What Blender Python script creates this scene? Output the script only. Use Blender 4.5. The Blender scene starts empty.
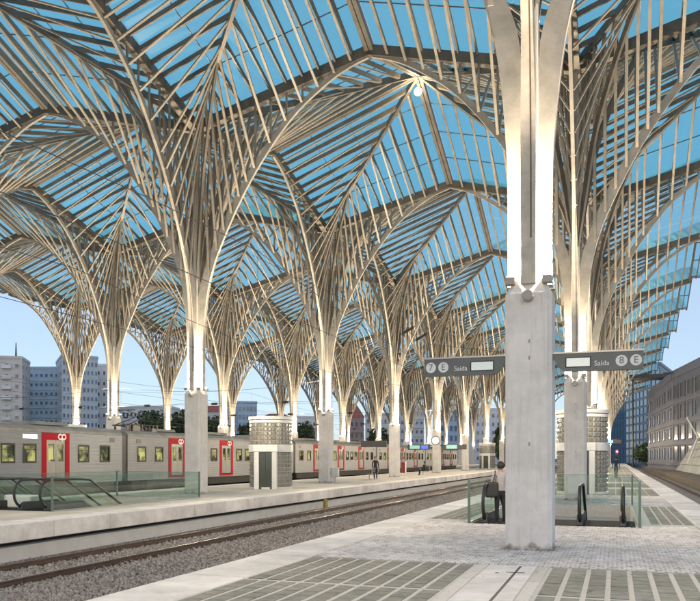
import bpy, bmesh, math, random
import numpy as np
from mathutils import Vector, Matrix
random.seed(7); rng = np.random.default_rng(7)
R = math.radians
scene = bpy.context.scene

# ------------------------------------------------------------------ camera
F_PX, YAW, CAM_Z = 767.9, 0.3328, 1.65
cs, sn = math.cos(YAW), math.sin(YAW)
cam_d = bpy.data.cameras.new('camera'); cam = bpy.data.objects.new('camera', cam_d)
scene.collection.objects.link(cam); scene.camera = cam
cam.location = (0, 0, CAM_Z); cam.rotation_euler = (R(90), 0, YAW)
cam_d.sensor_width = 36; cam_d.lens = F_PX / 700 * 36
cam_d.shift_y = (458 - 300.5) / 700
cam_d.clip_start = 0.1; cam_d.clip_end = 4000

# ------------------------------------------------------------------ world, sun, exposure
SUN_EL = R(16.0)          # low evening sun behind the camera
w = bpy.data.worlds.new('World'); scene.world = w; w.use_nodes = True
nt = w.node_tree; bg = nt.nodes['Background']
sky = nt.nodes.new('ShaderNodeTexSky'); sky.sky_type = 'NISHITA'; sky.sun_disc = False
sky.sun_elevation = SUN_EL; sky.sun_rotation = R(150)
sky.air_density = 1.0; sky.dust_density = 0.4; sky.ozone_density = 3.0
# after sunset the dome is far more even than the clear-day model: blend it with a plain dusk blue, the same in every direction
mixn = nt.nodes.new('ShaderNodeMix'); mixn.data_type = 'RGBA'; mixn.inputs[0].default_value = .76
nt.links.new(sky.outputs[0], mixn.inputs[6]); mixn.inputs[7].default_value = (2.05, 2.45, 3.15, 1)
nt.links.new(mixn.outputs[2], bg.inputs[0]); bg.inputs[1].default_value = 0.093
sun_d = bpy.data.lights.new('sun', 'SUN'); sun_d.energy = 0.08; sun_d.angle = R(40); sun_d.color = (1, .85, .7)
sun = bpy.data.objects.new('sun', sun_d); scene.collection.objects.link(sun)
_a = R(150); _dir = Vector((math.sin(_a) * math.cos(SUN_EL), math.cos(_a) * math.cos(SUN_EL), math.sin(SUN_EL)))
sun.rotation_euler = _dir.to_track_quat('Z', 'Y').to_euler()
scene.view_settings.view_transform = 'Standard'; scene.view_settings.look = 'None'
scene.view_settings.gamma = 1; scene.view_settings.exposure = 1.42
scene.cycles.transparent_max_bounces = 24; scene.cycles.max_bounces = 6
scene.cycles.diffuse_bounces = 3; scene.cycles.glossy_bounces = 3; scene.cycles.transmission_bounces = 4
scene.cycles.sample_clamp_indirect = 4; scene.cycles.use_denoising = True
scene.cycles.caustics_reflective = False; scene.cycles.caustics_refractive = False

# ------------------------------------------------------------------ helpers
COL = scene.collection
def link(o, parent=None):
    COL.objects.link(o)
    if parent is not None: o.parent = parent
    return o
def empty(name, loc=(0, 0, 0), rz=0, parent=None):
    o = bpy.data.objects.new(name, None); o.location = loc; o.rotation_euler = (0, 0, rz)
    o.empty_display_size = .2
    return link(o, parent)
def tag(o, label=None, cat=None, group=None, kind=None):
    if label: o['label'] = label
    if cat: o['category'] = cat
    if group: o['group'] = group
    if kind: o['kind'] = kind
    return o
def obj(name, me, parent=None, loc=(0, 0, 0), rz=0, kind=None):
    o = bpy.data.objects.new(name, me); o.location = loc; o.rotation_euler = (0, 0, rz)
    if kind: o['kind'] = kind
    return link(o, parent)

class MB:
    """collects solids; mesh() makes one mesh datablock"""
    def __init__(s): s.v = []; s.f = []; s.m = []
    def add(s, vs, fs, mi=0):
        n = len(s.v); s.v += [tuple(p) for p in vs]; s.f += [tuple(i + n for i in f) for f in fs]; s.m += [mi] * len(fs); return s
    def box(s, x0, x1, y0, y1, z0, z1, mi=0):
        return s.add([(x0, y0, z0), (x1, y0, z0), (x1, y1, z0), (x0, y1, z0), (x0, y0, z1), (x1, y0, z1), (x1, y1, z1), (x0, y1, z1)],
                     [(3, 2, 1, 0), (4, 5, 6, 7), (0, 1, 5, 4), (1, 2, 6, 5), (2, 3, 7, 6), (3, 0, 4, 7)], mi)
    def beam(s, p0, p1, wd, ht, mi=0, up=(0, 0, 1)):
        """box whose top centre line runs p0 -> p1"""
        p0, p1 = Vector(p0), Vector(p1); d = (p1 - p0).normalized(); u = Vector(up)
        side = d.cross(u)
        if side.length < 1e-4: side = d.cross(Vector((1, 0, 0)))
        side.normalize(); u = side.cross(d).normalized(); a = side * wd / 2; b = u * -ht
        vs = [p0 - a, p0 + a, p0 + a + b, p0 - a + b, p1 - a, p1 + a, p1 + a + b, p1 - a + b]
        return s.add(vs, [(0, 1, 2, 3), (7, 6, 5, 4), (1, 0, 4, 5), (2, 1, 5, 6), (3, 2, 6, 7), (0, 3, 7, 4)], mi)
    def tube(s, pts, r, n=6, mi=0, caps=True):
        pts = [Vector(p) for p in pts]; rs = r if isinstance(r, (list, tuple)) else [r] * len(pts)
        rings = []; n0 = len(s.v); prev = None
        for i, p in enumerate(pts):
            d = (pts[min(i + 1, len(pts) - 1)] - pts[max(i - 1, 0)]).normalized()
            if prev is None: a = d.orthogonal().normalized()
            else:
                a = prev - d * prev.dot(d)
                a = a.normalized() if a.length > 1e-5 else d.orthogonal().normalized()
            prev = a; b = d.cross(a)
            for k in range(n):
                t = 2 * math.pi * k / n; s.v.append(tuple(p + (a * math.cos(t) + b * math.sin(t)) * rs[i]))
        for i in range(len(pts) - 1):
            for k in range(n):
                k2 = (k + 1) % n
                s.f.append((n0 + i * n + k, n0 + i * n + k2, n0 + (i + 1) * n + k2, n0 + (i + 1) * n + k)); s.m.append(mi)
        if caps:
            s.f.append(tuple(n0 + k for k in reversed(range(n)))); s.m.append(mi)
            s.f.append(tuple(n0 + (len(pts) - 1) * n + k for k in range(n))); s.m.append(mi)
        return s
    def prism(s, poly, axis, a0, a1, mi=0):
        """extrude 2d polygon (u,v) along axis: 'x' (u=y,v=z), 'y' (u=x,v=z), 'z' (u=x,v=y)"""
        def P(u, v, a): return {'x': (a, u, v), 'y': (u, a, v), 'z': (u, v, a)}[axis]
        n = len(poly); vs = [P(u, v, a0) for u, v in poly] + [P(u, v, a1) for u, v in poly]
        fs = [tuple(reversed(range(n))), tuple(range(n, 2 * n))] + [(i, (i + 1) % n, n + (i + 1) % n, n + i) for i in range(n)]
        return s.add(vs, fs, mi)
    def ring(s, prof, n=32, mi=0, a0=0, a1=2 * math.pi, sx=1, sy=1):
        """lathe profile [(r,z)...]"""
        n0 = len(s.v); full = abs(a1 - a0 - 2 * math.pi) < 1e-6; m = n if full else n + 1
        for i in range(m):
            t = a0 + (a1 - a0) * i / n
            for r, z in prof: s.v.append((r * math.cos(t) * sx, r * math.sin(t) * sy, z))
        k = len(prof)
        for i in range(n):
            j = (i + 1) % m
            for q in range(k - 1):
                s.f.append((n0 + i * k + q, n0 + j * k + q, n0 + j * k + q + 1, n0 + i * k + q + 1)); s.m.append(mi)
        return s
    def mesh(s, name, mats, smooth=False, recalc=True):
        me = bpy.data.meshes.new(name); me.from_pydata(s.v, [], s.f)
        for m in (mats if isinstance(mats, (list, tuple)) else [mats]): me.materials.append(m)
        if any(s.m): me.polygons.foreach_set('material_index', s.m)
        if recalc:
            bm = bmesh.new(); bm.from_mesh(me); bmesh.ops.recalc_face_normals(bm, faces=bm.faces); bm.to_mesh(me); bm.free()
        if smooth: me.polygons.foreach_set('use_smooth', [True] * len(me.polygons)); 
        me.update(); return me
def bevel_mesh(me, wdt, seg=1):
    bm = bmesh.new(); bm.from_mesh(me)
    bmesh.ops.bevel(bm, geom=list(bm.edges), offset=wdt, segments=seg, affect='EDGES', profile=.5)
    bm.to_mesh(me); bm.free(); return me

def spot(px, D):
    """ground position of something seen in column px (photo pixels) at depth D metres"""
    l = (px - 350) / F_PX * D
    return (-sn * D + cs * l, cs * D + sn * l)
def zat(py, D): return CAM_Z + (458 - py) / F_PX * D

# ------------------------------------------------------------------ materials
def mat(name, col, rough=.6, metal=0, var=.0, scale=4, bump=0, bscale=40, emit=None, estr=0, col2=None, spec=.5, detail=5, stretch=None, dirt=0, dscale=.7):
    m = bpy.data.materials.new(name); m.use_nodes = True; t = m.node_tree; b = t.nodes['Principled BSDF']
    b.inputs['Base Color'].default_value = (*col, 1); b.inputs['Roughness'].default_value = rough; b.inputs['Metallic'].default_value = metal
    b.inputs['Specular IOR Level'].default_value = spec
    if var or col2 or bump:
        tc = t.nodes.new('ShaderNodeNewGeometry'); src = tc.outputs['Position']
        if stretch:
            mp = t.nodes.new('ShaderNodeMapping'); mp.inputs['Scale'].default_value = stretch; t.links.new(src, mp.inputs[0]); src = mp.outputs[0]
    if var or col2:
        n = t.nodes.new('ShaderNodeTexNoise'); n.inputs['Scale'].default_value = scale; n.inputs['Detail'].default_value = detail; n.inputs['Roughness'].default_value = .65
        t.links.new(src, n.inputs['Vector'])
        rp = t.nodes.new('ShaderNodeValToRGB'); e = rp.color_ramp.elements
        e[0].position = .3; e[1].position = .7
        c2 = col2 or tuple(min(1, c * (1 + var)) for c in col); c1 = col if col2 else tuple(c * (1 - var) for c in col)
        e[0].color = (*c1, 1); e[1].color = (*c2, 1)
        t.links.new(n.outputs['Fac'], rp.inputs[0])
        # every object a slightly different tone
        oi = t.nodes.new('ShaderNodeObjectInfo'); mr = t.nodes.new('ShaderNodeMapRange'); mr.inputs['To Min'].default_value = .88; mr.inputs['To Max'].default_value = 1.1
        t.links.new(oi.outputs['Random'], mr.inputs[0]); mx = t.nodes.new('ShaderNodeMix'); mx.data_type = 'RGBA'; mx.blend_type = 'MULTIPLY'; mx.inputs[0].default_value = 1
        t.links.new(rp.outputs[0], mx.inputs[6]); t.links.new(mr.outputs[0], mx.inputs[7]); t.links.new(mx.outputs[2], b.inputs['Base Color'])
        if dirt:
            nd = t.nodes.new('ShaderNodeTexNoise'); nd.inputs['Scale'].default_value = dscale; nd.inputs['Detail'].default_value = 8; nd.inputs['Roughness'].default_value = .7; t.links.new(src, nd.inputs['Vector'])
            rd = t.nodes.new('ShaderNodeMapRange'); rd.inputs['From Min'].default_value = .35; rd.inputs['From Max'].default_value = .62; rd.inputs['To Min'].default_value = 1 - dirt; rd.inputs['To Max'].default_value = 1.03; t.links.new(nd.outputs['Fac'], rd.inputs[0])
            m2 = t.nodes.new('ShaderNodeMix'); m2.data_type = 'RGBA'; m2.blend_type = 'MULTIPLY'; m2.inputs[0].default_value = 1; t.links.new(mx.outputs[2], m2.inputs[6]); t.links.new(rd.outputs[0], m2.inputs[7]); t.links.new(m2.outputs[2], b.inputs['Base Color'])
    if bump:
        n2 = t.nodes.new('ShaderNodeTexNoise'); n2.inputs['Scale'].default_value = bscale; n2.inputs['Detail'].default_value = 4
        t.links.new(src, n2.inputs['Vector']); bp = t.nodes.new('ShaderNodeBump'); bp.inputs['Strength'].default_value = bump; bp.inputs['Distance'].default_value = .02
        t.links.new(n2.outputs['Fac'], bp.inputs['Height']); t.links.new(bp.outputs[0], b.inputs['Normal'])
    if emit:
        b.inputs['Emission Color'].default_value = (*emit, 1); b.inputs['Emission Strength'].default_value = estr
    return m
def glassmat(name, tint, gloss=.12, grough=.08, gcol=(1, 1, 1), fres=True, milk=None):
    m = bpy.data.materials.new(name); m.use_nodes = True; t = m.node_tree; t.nodes.remove(t.nodes['Principled BSDF'])
    tr = t.nodes.new('ShaderNodeBsdfTransparent'); tr.inputs[0].default_value = (*tint, 1)
    gl = t.nodes.new('ShaderNodeBsdfGlossy'); gl.inputs['Roughness'].default_value = grough; gl.inputs[0].default_value = (*gcol, 1)
    mx = t.nodes.new('ShaderNodeMixShader'); mx.inputs[0].default_value = gloss
    if fres:
        lw = t.nodes.new('ShaderNodeFresnel'); lw.inputs[0].default_value = 1.3 + gloss; t.links.new(lw.outputs[0], mx.inputs[0])
    t.links.new(tr.outputs[0], mx.inputs[1]); t.links.new(gl.outputs[0], mx.inputs[2])
    out = mx.outputs[0]
    if milk:                                 # fritted glass: part of the light is scattered through
        tl_ = t.nodes.new('ShaderNodeBsdfTranslucent'); tl_.inputs[0].default_value = (*milk[1], 1); m2 = t.nodes.new('ShaderNodeMixShader'); m2.inputs[0].default_value = milk[0]
        t.links.new(out, m2.inputs[1]); t.links.new(tl_.outputs[0], m2.inputs[2]); out = m2.outputs[0]
    t.links.new(out, t.nodes['Material Output'].inputs[0]); return m

M = {}
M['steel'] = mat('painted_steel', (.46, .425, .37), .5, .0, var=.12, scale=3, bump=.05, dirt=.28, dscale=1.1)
M['strut'] = mat('strut_dimmed', (.31, .28, .235), .5, .0, var=.15, scale=2, dirt=.25, dscale=1.3)  # roof steel paint darkened part-way, uplight fading with height put into the colour
M['slat'] = mat('slat_dimmed', (.16, .143, .12), .55, 0, var=.15, scale=2, dirt=.25, dscale=1.2)  # same paint darkened further: the dim light of the upper canopy is painted in
M['glass'] = glassmat('roof_glass', (.60, .885, .92), .006, .35, fres=False, milk=(.36, (.52, .84, .90)))
M['glassfar'] = glassmat('roof_glass_far', (.60 ** 2, .885 ** 2, .92 ** 2), .01, .35, fres=False, milk=(.6, (.50, .82, .88)))
M['seam'] = mat('seam_brown', (.10, .065, .045), .8, 0, var=.3, scale=4)
M['bar'] = mat('glazing_bar', (.16, .16, .16), .5)
M['lamp'] = mat('lamp_lens', (1, 1, 1), .3, emit=(1, .84, .58), estr=45)
M['housing'] = mat('lamp_housing', (.30, .29, .27), .5, .3)
M['dark'] = mat('dark_metal', (.06, .06, .062), .45, .3, var=.2, scale=6)
M['black'] = mat('black_rubber', (.018, .018, .02), .5)
M['white'] = mat('white_enamel', (.62, .62, .61), .4, 0, var=.06, scale=3)
M['steelplain'] = mat('brushed_steel', (.42, .43, .44), .35, .7, var=.08, scale=8)

def concrete_mat():
    m = mat('column_concrete', (.74, .695, .645), .85, 0, var=.05, scale=5, bump=.2, bscale=90, dirt=.14, dscale=1.5)
    t = m.node_tree; b = t.nodes['Principled BSDF']; src = b.inputs['Base Color'].links[0].from_socket
    tc = t.nodes.new('ShaderNodeTexCoord'); sp = t.nodes.new('ShaderNodeSeparateXYZ'); t.links.new(tc.outputs['Object'], sp.inputs[0])
    # vertical rain streaks and a rusty splash stain at the foot
    mp = t.nodes.new('ShaderNodeMapping'); mp.inputs['Scale'].default_value = (9, 9, .6); t.links.new(tc.outputs['Object'], mp.inputs[0])
    n = t.nodes.new('ShaderNodeTexNoise'); n.inputs['Scale'].default_value = 2; n.inputs['Detail'].default_value = 6; t.links.new(mp.outputs[0], n.inputs['Vector'])
    r1 = t.nodes.new('ShaderNodeMapRange'); r1.inputs['From Min'].default_value = .5; r1.inputs['From Max'].default_value = .75; r1.inputs['To Max'].default_value = .22
    t.links.new(n.outputs['Fac'], r1.inputs[0])
    x1 = t.nodes.new('ShaderNodeMix'); x1.data_type = 'RGBA'; t.links.new(r1.outputs[0], x1.inputs[0]); t.links.new(src, x1.inputs[6]); x1.inputs[7].default_value = (.33, .31, .28, 1)
    n2 = t.nodes.new('ShaderNodeTexNoise'); n2.inputs['Scale'].default_value = 7; n2.inputs['Detail'].default_value = 6; t.links.new(tc.outputs['Object'], n2.inputs['Vector'])
    md = t.nodes.new('ShaderNodeMath'); md.operation = 'MULTIPLY_ADD'; md.inputs[1].default_value = -.5; t.links.new(n2.outputs['Fac'], md.inputs[0]); t.links.new(sp.outputs['Z'], md.inputs[2])
    r2 = t.nodes.new('ShaderNodeMapRange'); r2.inputs['From Min'].default_value = -.15; r2.inputs['From Max'].default_value = -.28; r2.inputs['To Max'].default_value = .8
    t.links.new(md.outputs[0], r2.inputs[0])
    x2 = t.nodes.new('ShaderNodeMix'); x2.data_type = 'RGBA'; t.links.new(r2.outputs[0], x2.inputs[0]); t.links.new(x1.outputs[2], x2.inputs[6]); x2.inputs[7].default_value = (.17, .12, .07, 1)
    t.links.new(x2.outputs[2], b.inputs['Base Color']); return m
M['concrete'] = concrete_mat()

# ================================================================== THE PLACE
COL_X0, COL_Y0, BAY = -1.484, 14.512, 17.0
HALF = BAY / 2
PW = 4.33                                   # platform half width
rowx = [COL_X0 - BAY * r for r in range(4)]
RAIL_Z = -.82

# ------------------------------------------------------------------ ground, ballast, tracks
M['earth'] = mat('earth', (.12, .11, .095), .95, var=.3, scale=.3, bump=.4, bscale=6)
M['ballast'] = mat('ballast', (.14, .12, .105), .95, col2=(.36, .32, .29), scale=22, detail=8, bump=1.0, bscale=26)
M['rail'] = mat('rail_steel', (.10, .065, .05), .55, .5, var=.25, scale=5)
M['railtop'] = mat('rail_head', (.33, .31, .30), .25, .9)
M['sleeper'] = mat('sleeper_concrete', (.22, .20, .18), .9, var=.2, scale=7)
tag(obj('ground', MB().box(-1600, 1600, -300, 3000, -1.6, -1.2).mesh('ground', M['earth'])), kind='structure')
def bed(x0, x1, y0=-12, y1=330):
    tag(obj('ballast_bed', MB().prism([(x0, -1.3), (x1, -1.3), (x1, -.99), (x0, -.99)], 'y', y0, y1).mesh('ballast_bed', M['ballast'])), kind='structure')
gapL = [(rowx[r + 1] + PW - .4, rowx[r] - PW + .4) for r in range(3)]
for a, b in gapL: bed(a, b)
bed(rowx[0] + PW - .4, 8.3); bed(rowx[3] - PW - 6, rowx[3] - PW + .4)
# loose stones of the near beds (uncountable)
def stones(n, x0, x1, y0, y1, name):
    o8 = np.array([(1, 0, 0), (-1, 0, 0), (0, 1, 0), (0, -1, 0), (0, 0, 1), (0, 0, -1)], float)
    f8 = np.array([(0, 2, 4), (2, 1, 4), (1, 3, 4), (3, 0, 4), (2, 0, 5), (1, 2, 5), (3, 1, 5), (0, 3, 5)])
    y = y0 + (y1 - y0) * rng.random(n) ** 1.7; c = np.stack([x0 + (x1 - x0) * rng.random(n), y, np.full(n, -.985) + rng.random(n) * .03], 1)
    s = .028 + .03 * rng.random((n, 1, 1)); v = o8[None] * s * (.6 + .7 * rng.random((n, 6, 3)))
    th = rng.random(n) * 6.28; ct, st = np.cos(th), np.sin(th)
    vx = v[:, :, 0] * ct[:, None] - v[:, :, 1] * st[:, None]; vy = v[:, :, 0] * st[:, None] + v[:, :, 1] * ct[:, None]
    v = np.stack([vx, vy, v[:, :, 2]], 2) + c[:, None, :]
    f = (f8[None] + (np.arange(n) * 6)[:, None, None]).reshape(-1)
    me = bpy.data.meshes.new(name); me.vertices.add(n * 6); me.vertices.foreach_set('co', v.reshape(-1))
    me.loops.add(len(f)); me.loops.foreach_set('vertex_index', f.astype(np.int32)); me.polygons.add(n * 8)
    me.polygons.foreach_set('loop_start', np.arange(n * 8, dtype=np.int32) * 3)
    me.materials.append(M['stone']); me.update(calc_edges=True); me.validate()
    tag(obj(name, me), 'loose grey brown ballast stones filling the track bed', None, None, 'stuff')
M['stone'] = mat('ballast_stone', (.14, .122, .108), .95, col2=(.44, .395, .36), scale=9, detail=2)
stones(52000, gapL[0][0] + .3, gapL[0][1] - .3, 11, 95, 'ballast_stones')

rail_poly = [(-.07, -.15), (.07, -.15), (.07, -.13), (.012, -.11), (.012, -.04), (.036, -.03), (.036, 0), (-.036, 0), (-.036, -.03), (-.012, -.04), (-.012, -.11), (-.07, -.13)]
mb = MB().prism(rail_poly, 'y', -12, 330); mb.box(-.03, .03, -12, 330, .0005, .004, 1)
rail_me = mb.mesh('rail', [M['rail'], M['railtop']])
slp_me = bevel_mesh(MB().box(-1.3, 1.3, -.13, .13, -.2, 0).mesh('sleeper', M['sleeper']), .03)
track_x = []
for a, b in gapL: track_x += [a + 1.75 - .4 + .35, b - 1.75 + .4 - .35]
track_x = [rowx[0] + PW + 1.72] + [x for r in range(3) for x in (rowx[r] - PW - 1.72, rowx[r + 1] + PW + 1.72)] + [rowx[3] - PW - 1.72]
for i, tx in enumerate(track_x):
    t = empty('railway_track', (tx, 0, RAIL_Z)); tag(t, kind='structure')
    for sx in (-.84, .84): obj('rail', rail_me, t, (sx, 0, 0))
    if i < 3:
        for k in range(70): obj('sleeper', slp_me, t, (0, 3 + k * .62, -.152))

# ------------------------------------------------------------------ platforms
M['mortar'] = mat('light_paving', (.63, .58, .52), .85, var=.1, scale=9, bump=.3, bscale=60)
M['edge'] = mat('white_edge_stone', (.77, .72, .68), .7, var=.07, scale=3, bump=.15, bscale=50, dirt=.3, dscale=.9)
M['paver'] = mat('grey_green_paver', (.21, .205, .17), .8, col2=(.33, .32, .27), scale=7, bump=.4, bscale=70, dirt=.35, dscale=.8)
COB = [mat('cobble_stone', c, .75, var=.12, scale=30, detail=2, dirt=.3, dscale=.8) for c in ((.75, .69, .65), (.65, .60, .565), (.52, .48, .455), (.71, .645, .60))]
M['cobjoint'] = mat('cobble_joint', (.30, .27, .24), .95, var=.2, scale=9)
M['tan'] = mat('tan_paving', (.50, .44, .37), .8, col2=(.62, .56, .47), scale=1.3, bump=.2, bscale=40, dirt=.25, dscale=.5)
M['under'] = mat('underframe', (.035, .033, .032), .8, var=.3, scale=2)  # also colours the painted shadow strip under the platform kerbs
M['pitwall'] = mat('pit_wall', (.52, .52, .51), .7, var=.08, scale=2)
PIT_W, PIT_Y0, PIT_Y1 = 1.96, 20.3, 28.2
PY0, PY1 = -12, 330
def platform(i, name, top, matl):
    x = rowx[i]; mb = MB(); e = PW - .55       # edge slabs carry the outer .55+ m
    def slab(x0, x1, y0, y1): mb.box(x0, x1, y0, y1, top - .42, top)
    pit = i in (0, 1)
    if pit:
        slab(x - e, x - PIT_W, PY0, PY1); slab(x + PIT_W, x + e, PY0, PY1); slab(x - PIT_W, x + PIT_W, PY0, PIT_Y0); slab(x - PIT_W, x + PIT_W, PIT_Y1, PY1)
    else: slab(x - e, x + e, PY0, PY1)
    for s in (-1, 1):                           # recessed foot wall
        a, b = sorted((x + s * (PW - .42), x + s * (PW - .72))); mb.box(a, b, PY0, PY1, -1.3, top - .421, 1)
    for s in (-1, 1):
        a, b = sorted((x + s * (PW - .3), x + s * (PW - .7))); mb.box(a, b, PY0, PY1, -.56, -.452, 2)  # dark strip under the kerb, shadow of the overhang put in as colour
    if pit:
        zb = -4.5
        for s in (-1, 1):
            a, b = sorted((x + s * PIT_W, x + s * (PIT_W + .15))); mb.box(a, b, PIT_Y0 - .3, PIT_Y1 + .15, zb, top - .43, 1)
        mb.box(x - PIT_W, x + PIT_W, PIT_Y1, PIT_Y1 + .15, zb, top - .43, 1); mb.box(x - PIT_W, x + PIT_W, PIT_Y0 - .3, PIT_Y0 - .15, zb, top - .43, 1)
        mb.box(x - PIT_W, x + PIT_W, PIT_Y0, PIT_Y1, zb - .1, zb, 1)
    p = obj(name, mb.mesh(name, [matl, M['pitwall'], M['under']])); tag(p, kind='structure'); return p
plat0 = platform(0, 'platform', -.013, M['mortar']); plats = [plat0] + [platform(i, 'platform', -.004, M['tan']) for i in (1, 2, 3)]
SL = 2.4
def slabmesh(wd, L, z0, z1, m, bev=.012):
    return bevel_mesh(MB().box(-wd / 2, wd / 2, 0, L, z0, z1).mesh('slab', m), bev)
edge_me = slabmesh(.95, SL - .012, -.45, 0, M['edge'], .018)
for i in (0, 1):
    for s in (-1, 1):
        if i == 1 and s == -1: continue
        for k in range(42):
            obj('edge_slab', edge_me, plats[i], (rowx[i] + s * (PW - .475), -4.8 + k * SL, random.uniform(-.004, .003)))
long_me = MB().box(-.475, .475, 0, 234, -.45, 0).mesh('edge_run', M['edge'])
for i in range(4):
    for s in (-1, 1):
        if i == 0 or (i == 1 and s == 1): obj('edge_course', long_me, plats[i], (rowx[i] + s * (PW - .475), -4.8 + 42 * SL, 0))
        else: obj('edge_course', MB().box(-.475, .475, -8, 330, -.45, 0).mesh('edge_run', M['edge']), plats[i], (rowx[i] + s * (PW - .475), 0, 0))

# own platform: grey strips with pale joints, white centre strip, cobbled belts
X0 = rowx[0]; IN = PW - .97
PV = .272
def strip_mesh():
    mb = MB(); n = 8; L = 2.40 / n
    for q in range(n):
        zt = random.uniform(-.007, -.002); a, b = -PV / 2 + .026, PV / 2 - .026; y0, y1 = .05 + q * L + .009, .05 + (q + 1) * L - .009; t = .006
        mb.add([(a, y0, -.03), (b, y0, -.03), (b, y1, -.03), (a, y1, -.03), (a + t, y0 + t, zt), (b - t, y0 + t, zt), (b - t, y1 - t, zt), (a + t, y1 - t, zt)], [(4, 5, 6, 7), (0, 1, 5, 4), (1, 2, 6, 5), (2, 3, 7, 6), (3, 0, 4, 7)])
    return mb.mesh('paver', M['paver'])
pav_me = [strip_mesh() for _ in range(4)]
def pave_rows(xa, xb, y0, rows):
    n = max(1, round((xb - xa) / PV)); st = (xb - xa) / n
    for r in range(rows):
        for k in range(n):
            obj('paving_slab', random.choice(pav_me), plat0, (xa + (k + .5) * st, y0 + r * 2.5, random.uniform(-.003, .003)))
for xa, xb in ((X0 - IN + .02, X0 - .56), (X0 + .56, X0 + IN - .02)): pave_rows(xa, xb, 4.5, 3)
for xa, xb in ((X0 - IN + .02, X0 - PIT_W - .35), (X0 + PIT_W + .35, X0 + IN - .02)): pave_rows(xa, xb, 20.6, 3)
cen_me = slabmesh(.72, 1.49, -.033, 0, M['edge'], .006)
for k in range(6): obj('centre_slab', cen_me, plat0, (X0, 3 + k * 1.5, 0))
side_me = slabmesh(.16, 1.49, -.033, -.003, M['mortar'], .006)
for k in range(6):
    for s in (-1, 1): obj('border_slab', side_me, plat0, (X0 + s * .455, 3 + k * 1.5, 0))
obj('drain_slot', MB().box(-.018, .018, 6.5, 11.9, .0, .003).box(-.13, .13, 11.2, 11.24, .0035, .006).mesh('drain', M['black']), plat0, (X0 + .12, 0, 0))
def cobbles(name, xa, xb, ya, yb, sx=.135, sy=.1, skip=None, yin=None):
    vs = []; fs = []; ms = []
    base = [(0, 1, 2, 3), (0, 4, 5, 1), (1, 5, 6, 2), (2, 6, 7, 3), (3, 7, 4, 0)]
    nx = int((xb - xa) / sx); ny = int((yb - ya) / sy); n = 0
    for j in range(ny):
        off = (j % 2) * sx * .5
        for i in range(nx):
            x = xa + i * sx + off; y = ya + j * sy
            if yin and abs(x + sx / 2 - X0) < 1.98 and y + sy > yin: continue
            if x + sx > xb or (skip and skip[0] < x + sx / 2 < skip[1] and skip[2] < y + sy / 2 < skip[3]): continue
            z = random.uniform(-.003, .006); t = .011; q = .007; jx = random.uniform(-.004, .004)
            xA, xB, yA, yB = x + q + jx, x + sx - q + jx, y + q, y + sy - q
            vs += [(xA + t, yA + t, z), (xB - t, yA + t, z), (xB - t, yB - t, z), (xA + t, yB - t, z), (xA, yA, z - .022), (xB, yA, z - .022), (xB, yB, z - .022), (xA, yB, z - .022)]
            fs += [tuple(a + n for a in f) for f in base]; n += 8; ms += [random.choice((0, 0, 1, 1, 2, 3))] * 5
    me = bpy.data.meshes.new(name); me.from_pydata(vs, [], fs); [me.materials.append(c) for c in COB]; me.polygons.foreach_set('material_index', ms); me.update()
    obj('cobble_bed', MB().box(xa, xb, ya, yb, -.03, -.0095).mesh('cobble_bed', M['cobjoint']), plat0)
    o = obj(name, me, plat0); tag(o, 'small pale cobbles laid in rows', None, None, 'stuff')
cobbles('cobblestones', X0 - IN + .01, X0 + IN - .01, 12.02, 20.2, skip=(X0 - .47, X0 + .47, 14.05, 14.97), yin=19.45)
cobbles('cobblestones', X0 - IN + .01, X0 + IN - .01, 28.5, 36, .2, .16)
far_mb = MB()
for y in np.arange(36.2, 150, 2.5):
    if int((y - 36) / 2.5) % 4 == 3: continue
    for s in (-1, 1):
        for k in range(6):
            xa = X0 + s * (.6 + k * .46); xb = xa + s * .42; far_mb.box(min(xa, xb), max(xa, xb), y, y + 2.43, -.03, -.004)
o = obj('paving_field', far_mb.mesh('paving_field', M['paver'], recalc=False), plat0, kind='stuff')

gm = MB()
for _ in range(170):
    gx_, gy_ = X0 + random.uniform(-IN, IN), random.uniform(7.2, 19.2)
    if abs(gx_ - X0) < .5 and 14 < gy_ < 15: continue
    rr = random.uniform(.012, .032); gm.add([(gx_ + rr * math.cos(a) * random.uniform(.7, 1.2), gy_ + rr * math.sin(a) * random.uniform(.7, 1.2), .0085) for a in np.arange(8) * .785], [tuple(range(8))])
o = obj('gum_spots', gm.mesh('gum_spots', mat('old_gum', (.12, .11, .10), .9), recalc=False), plat0, kind='stuff')
# ------------------------------------------------------------------ canopy trees
H0, H1, H2 = 17.3, 19.4, 22.4
A, B = (H1 - H0) / HALF, (H2 - H1) / HALF
def zr(x, y):
    x, y = max(abs(x), abs(y)), min(abs(x), abs(y)); return H0 + A * x + B * y
ARCH = [(.40, 4.8), (.40, 6.2), (.44, 7.6), (.60, 9.1), (.86, 10.3), (1.32, 11.5), (2.4, 13.6), (3.7, 15.5), (5.0, 16.95), (6.4, 18.0), (7.4, 18.55), (8.42, 18.9)]
def crom(pts, per=4):
    out = []
    for i in range(len(pts) - 1):
        p = [Vector(pts[max(0, min(len(pts) - 1, i + k))]) for k in (-1, 0, 1, 2)]
        for q in range(per):
            t = q / per
            out.append(.5 * ((2 * p[1]) + (p[2] - p[0]) * t + (2 * p[0] - 5 * p[1] + 4 * p[2] - p[3]) * t * t + (3 * p[1] - p[0] - 3 * p[2] + p[3]) * t ** 3))
    out.append(Vector(pts[-1])); return out
arc = crom(ARCH)
def arch_z(r):
    for a, b in zip(arc, arc[1:]):
        if a.x <= r <= b.x and b.x > a.x: return a.y + (b.y - a.y) * (r - a.x) / (b.x - a.x)
    return arc[-1].y if r > 1 else arc[0].y
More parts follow.
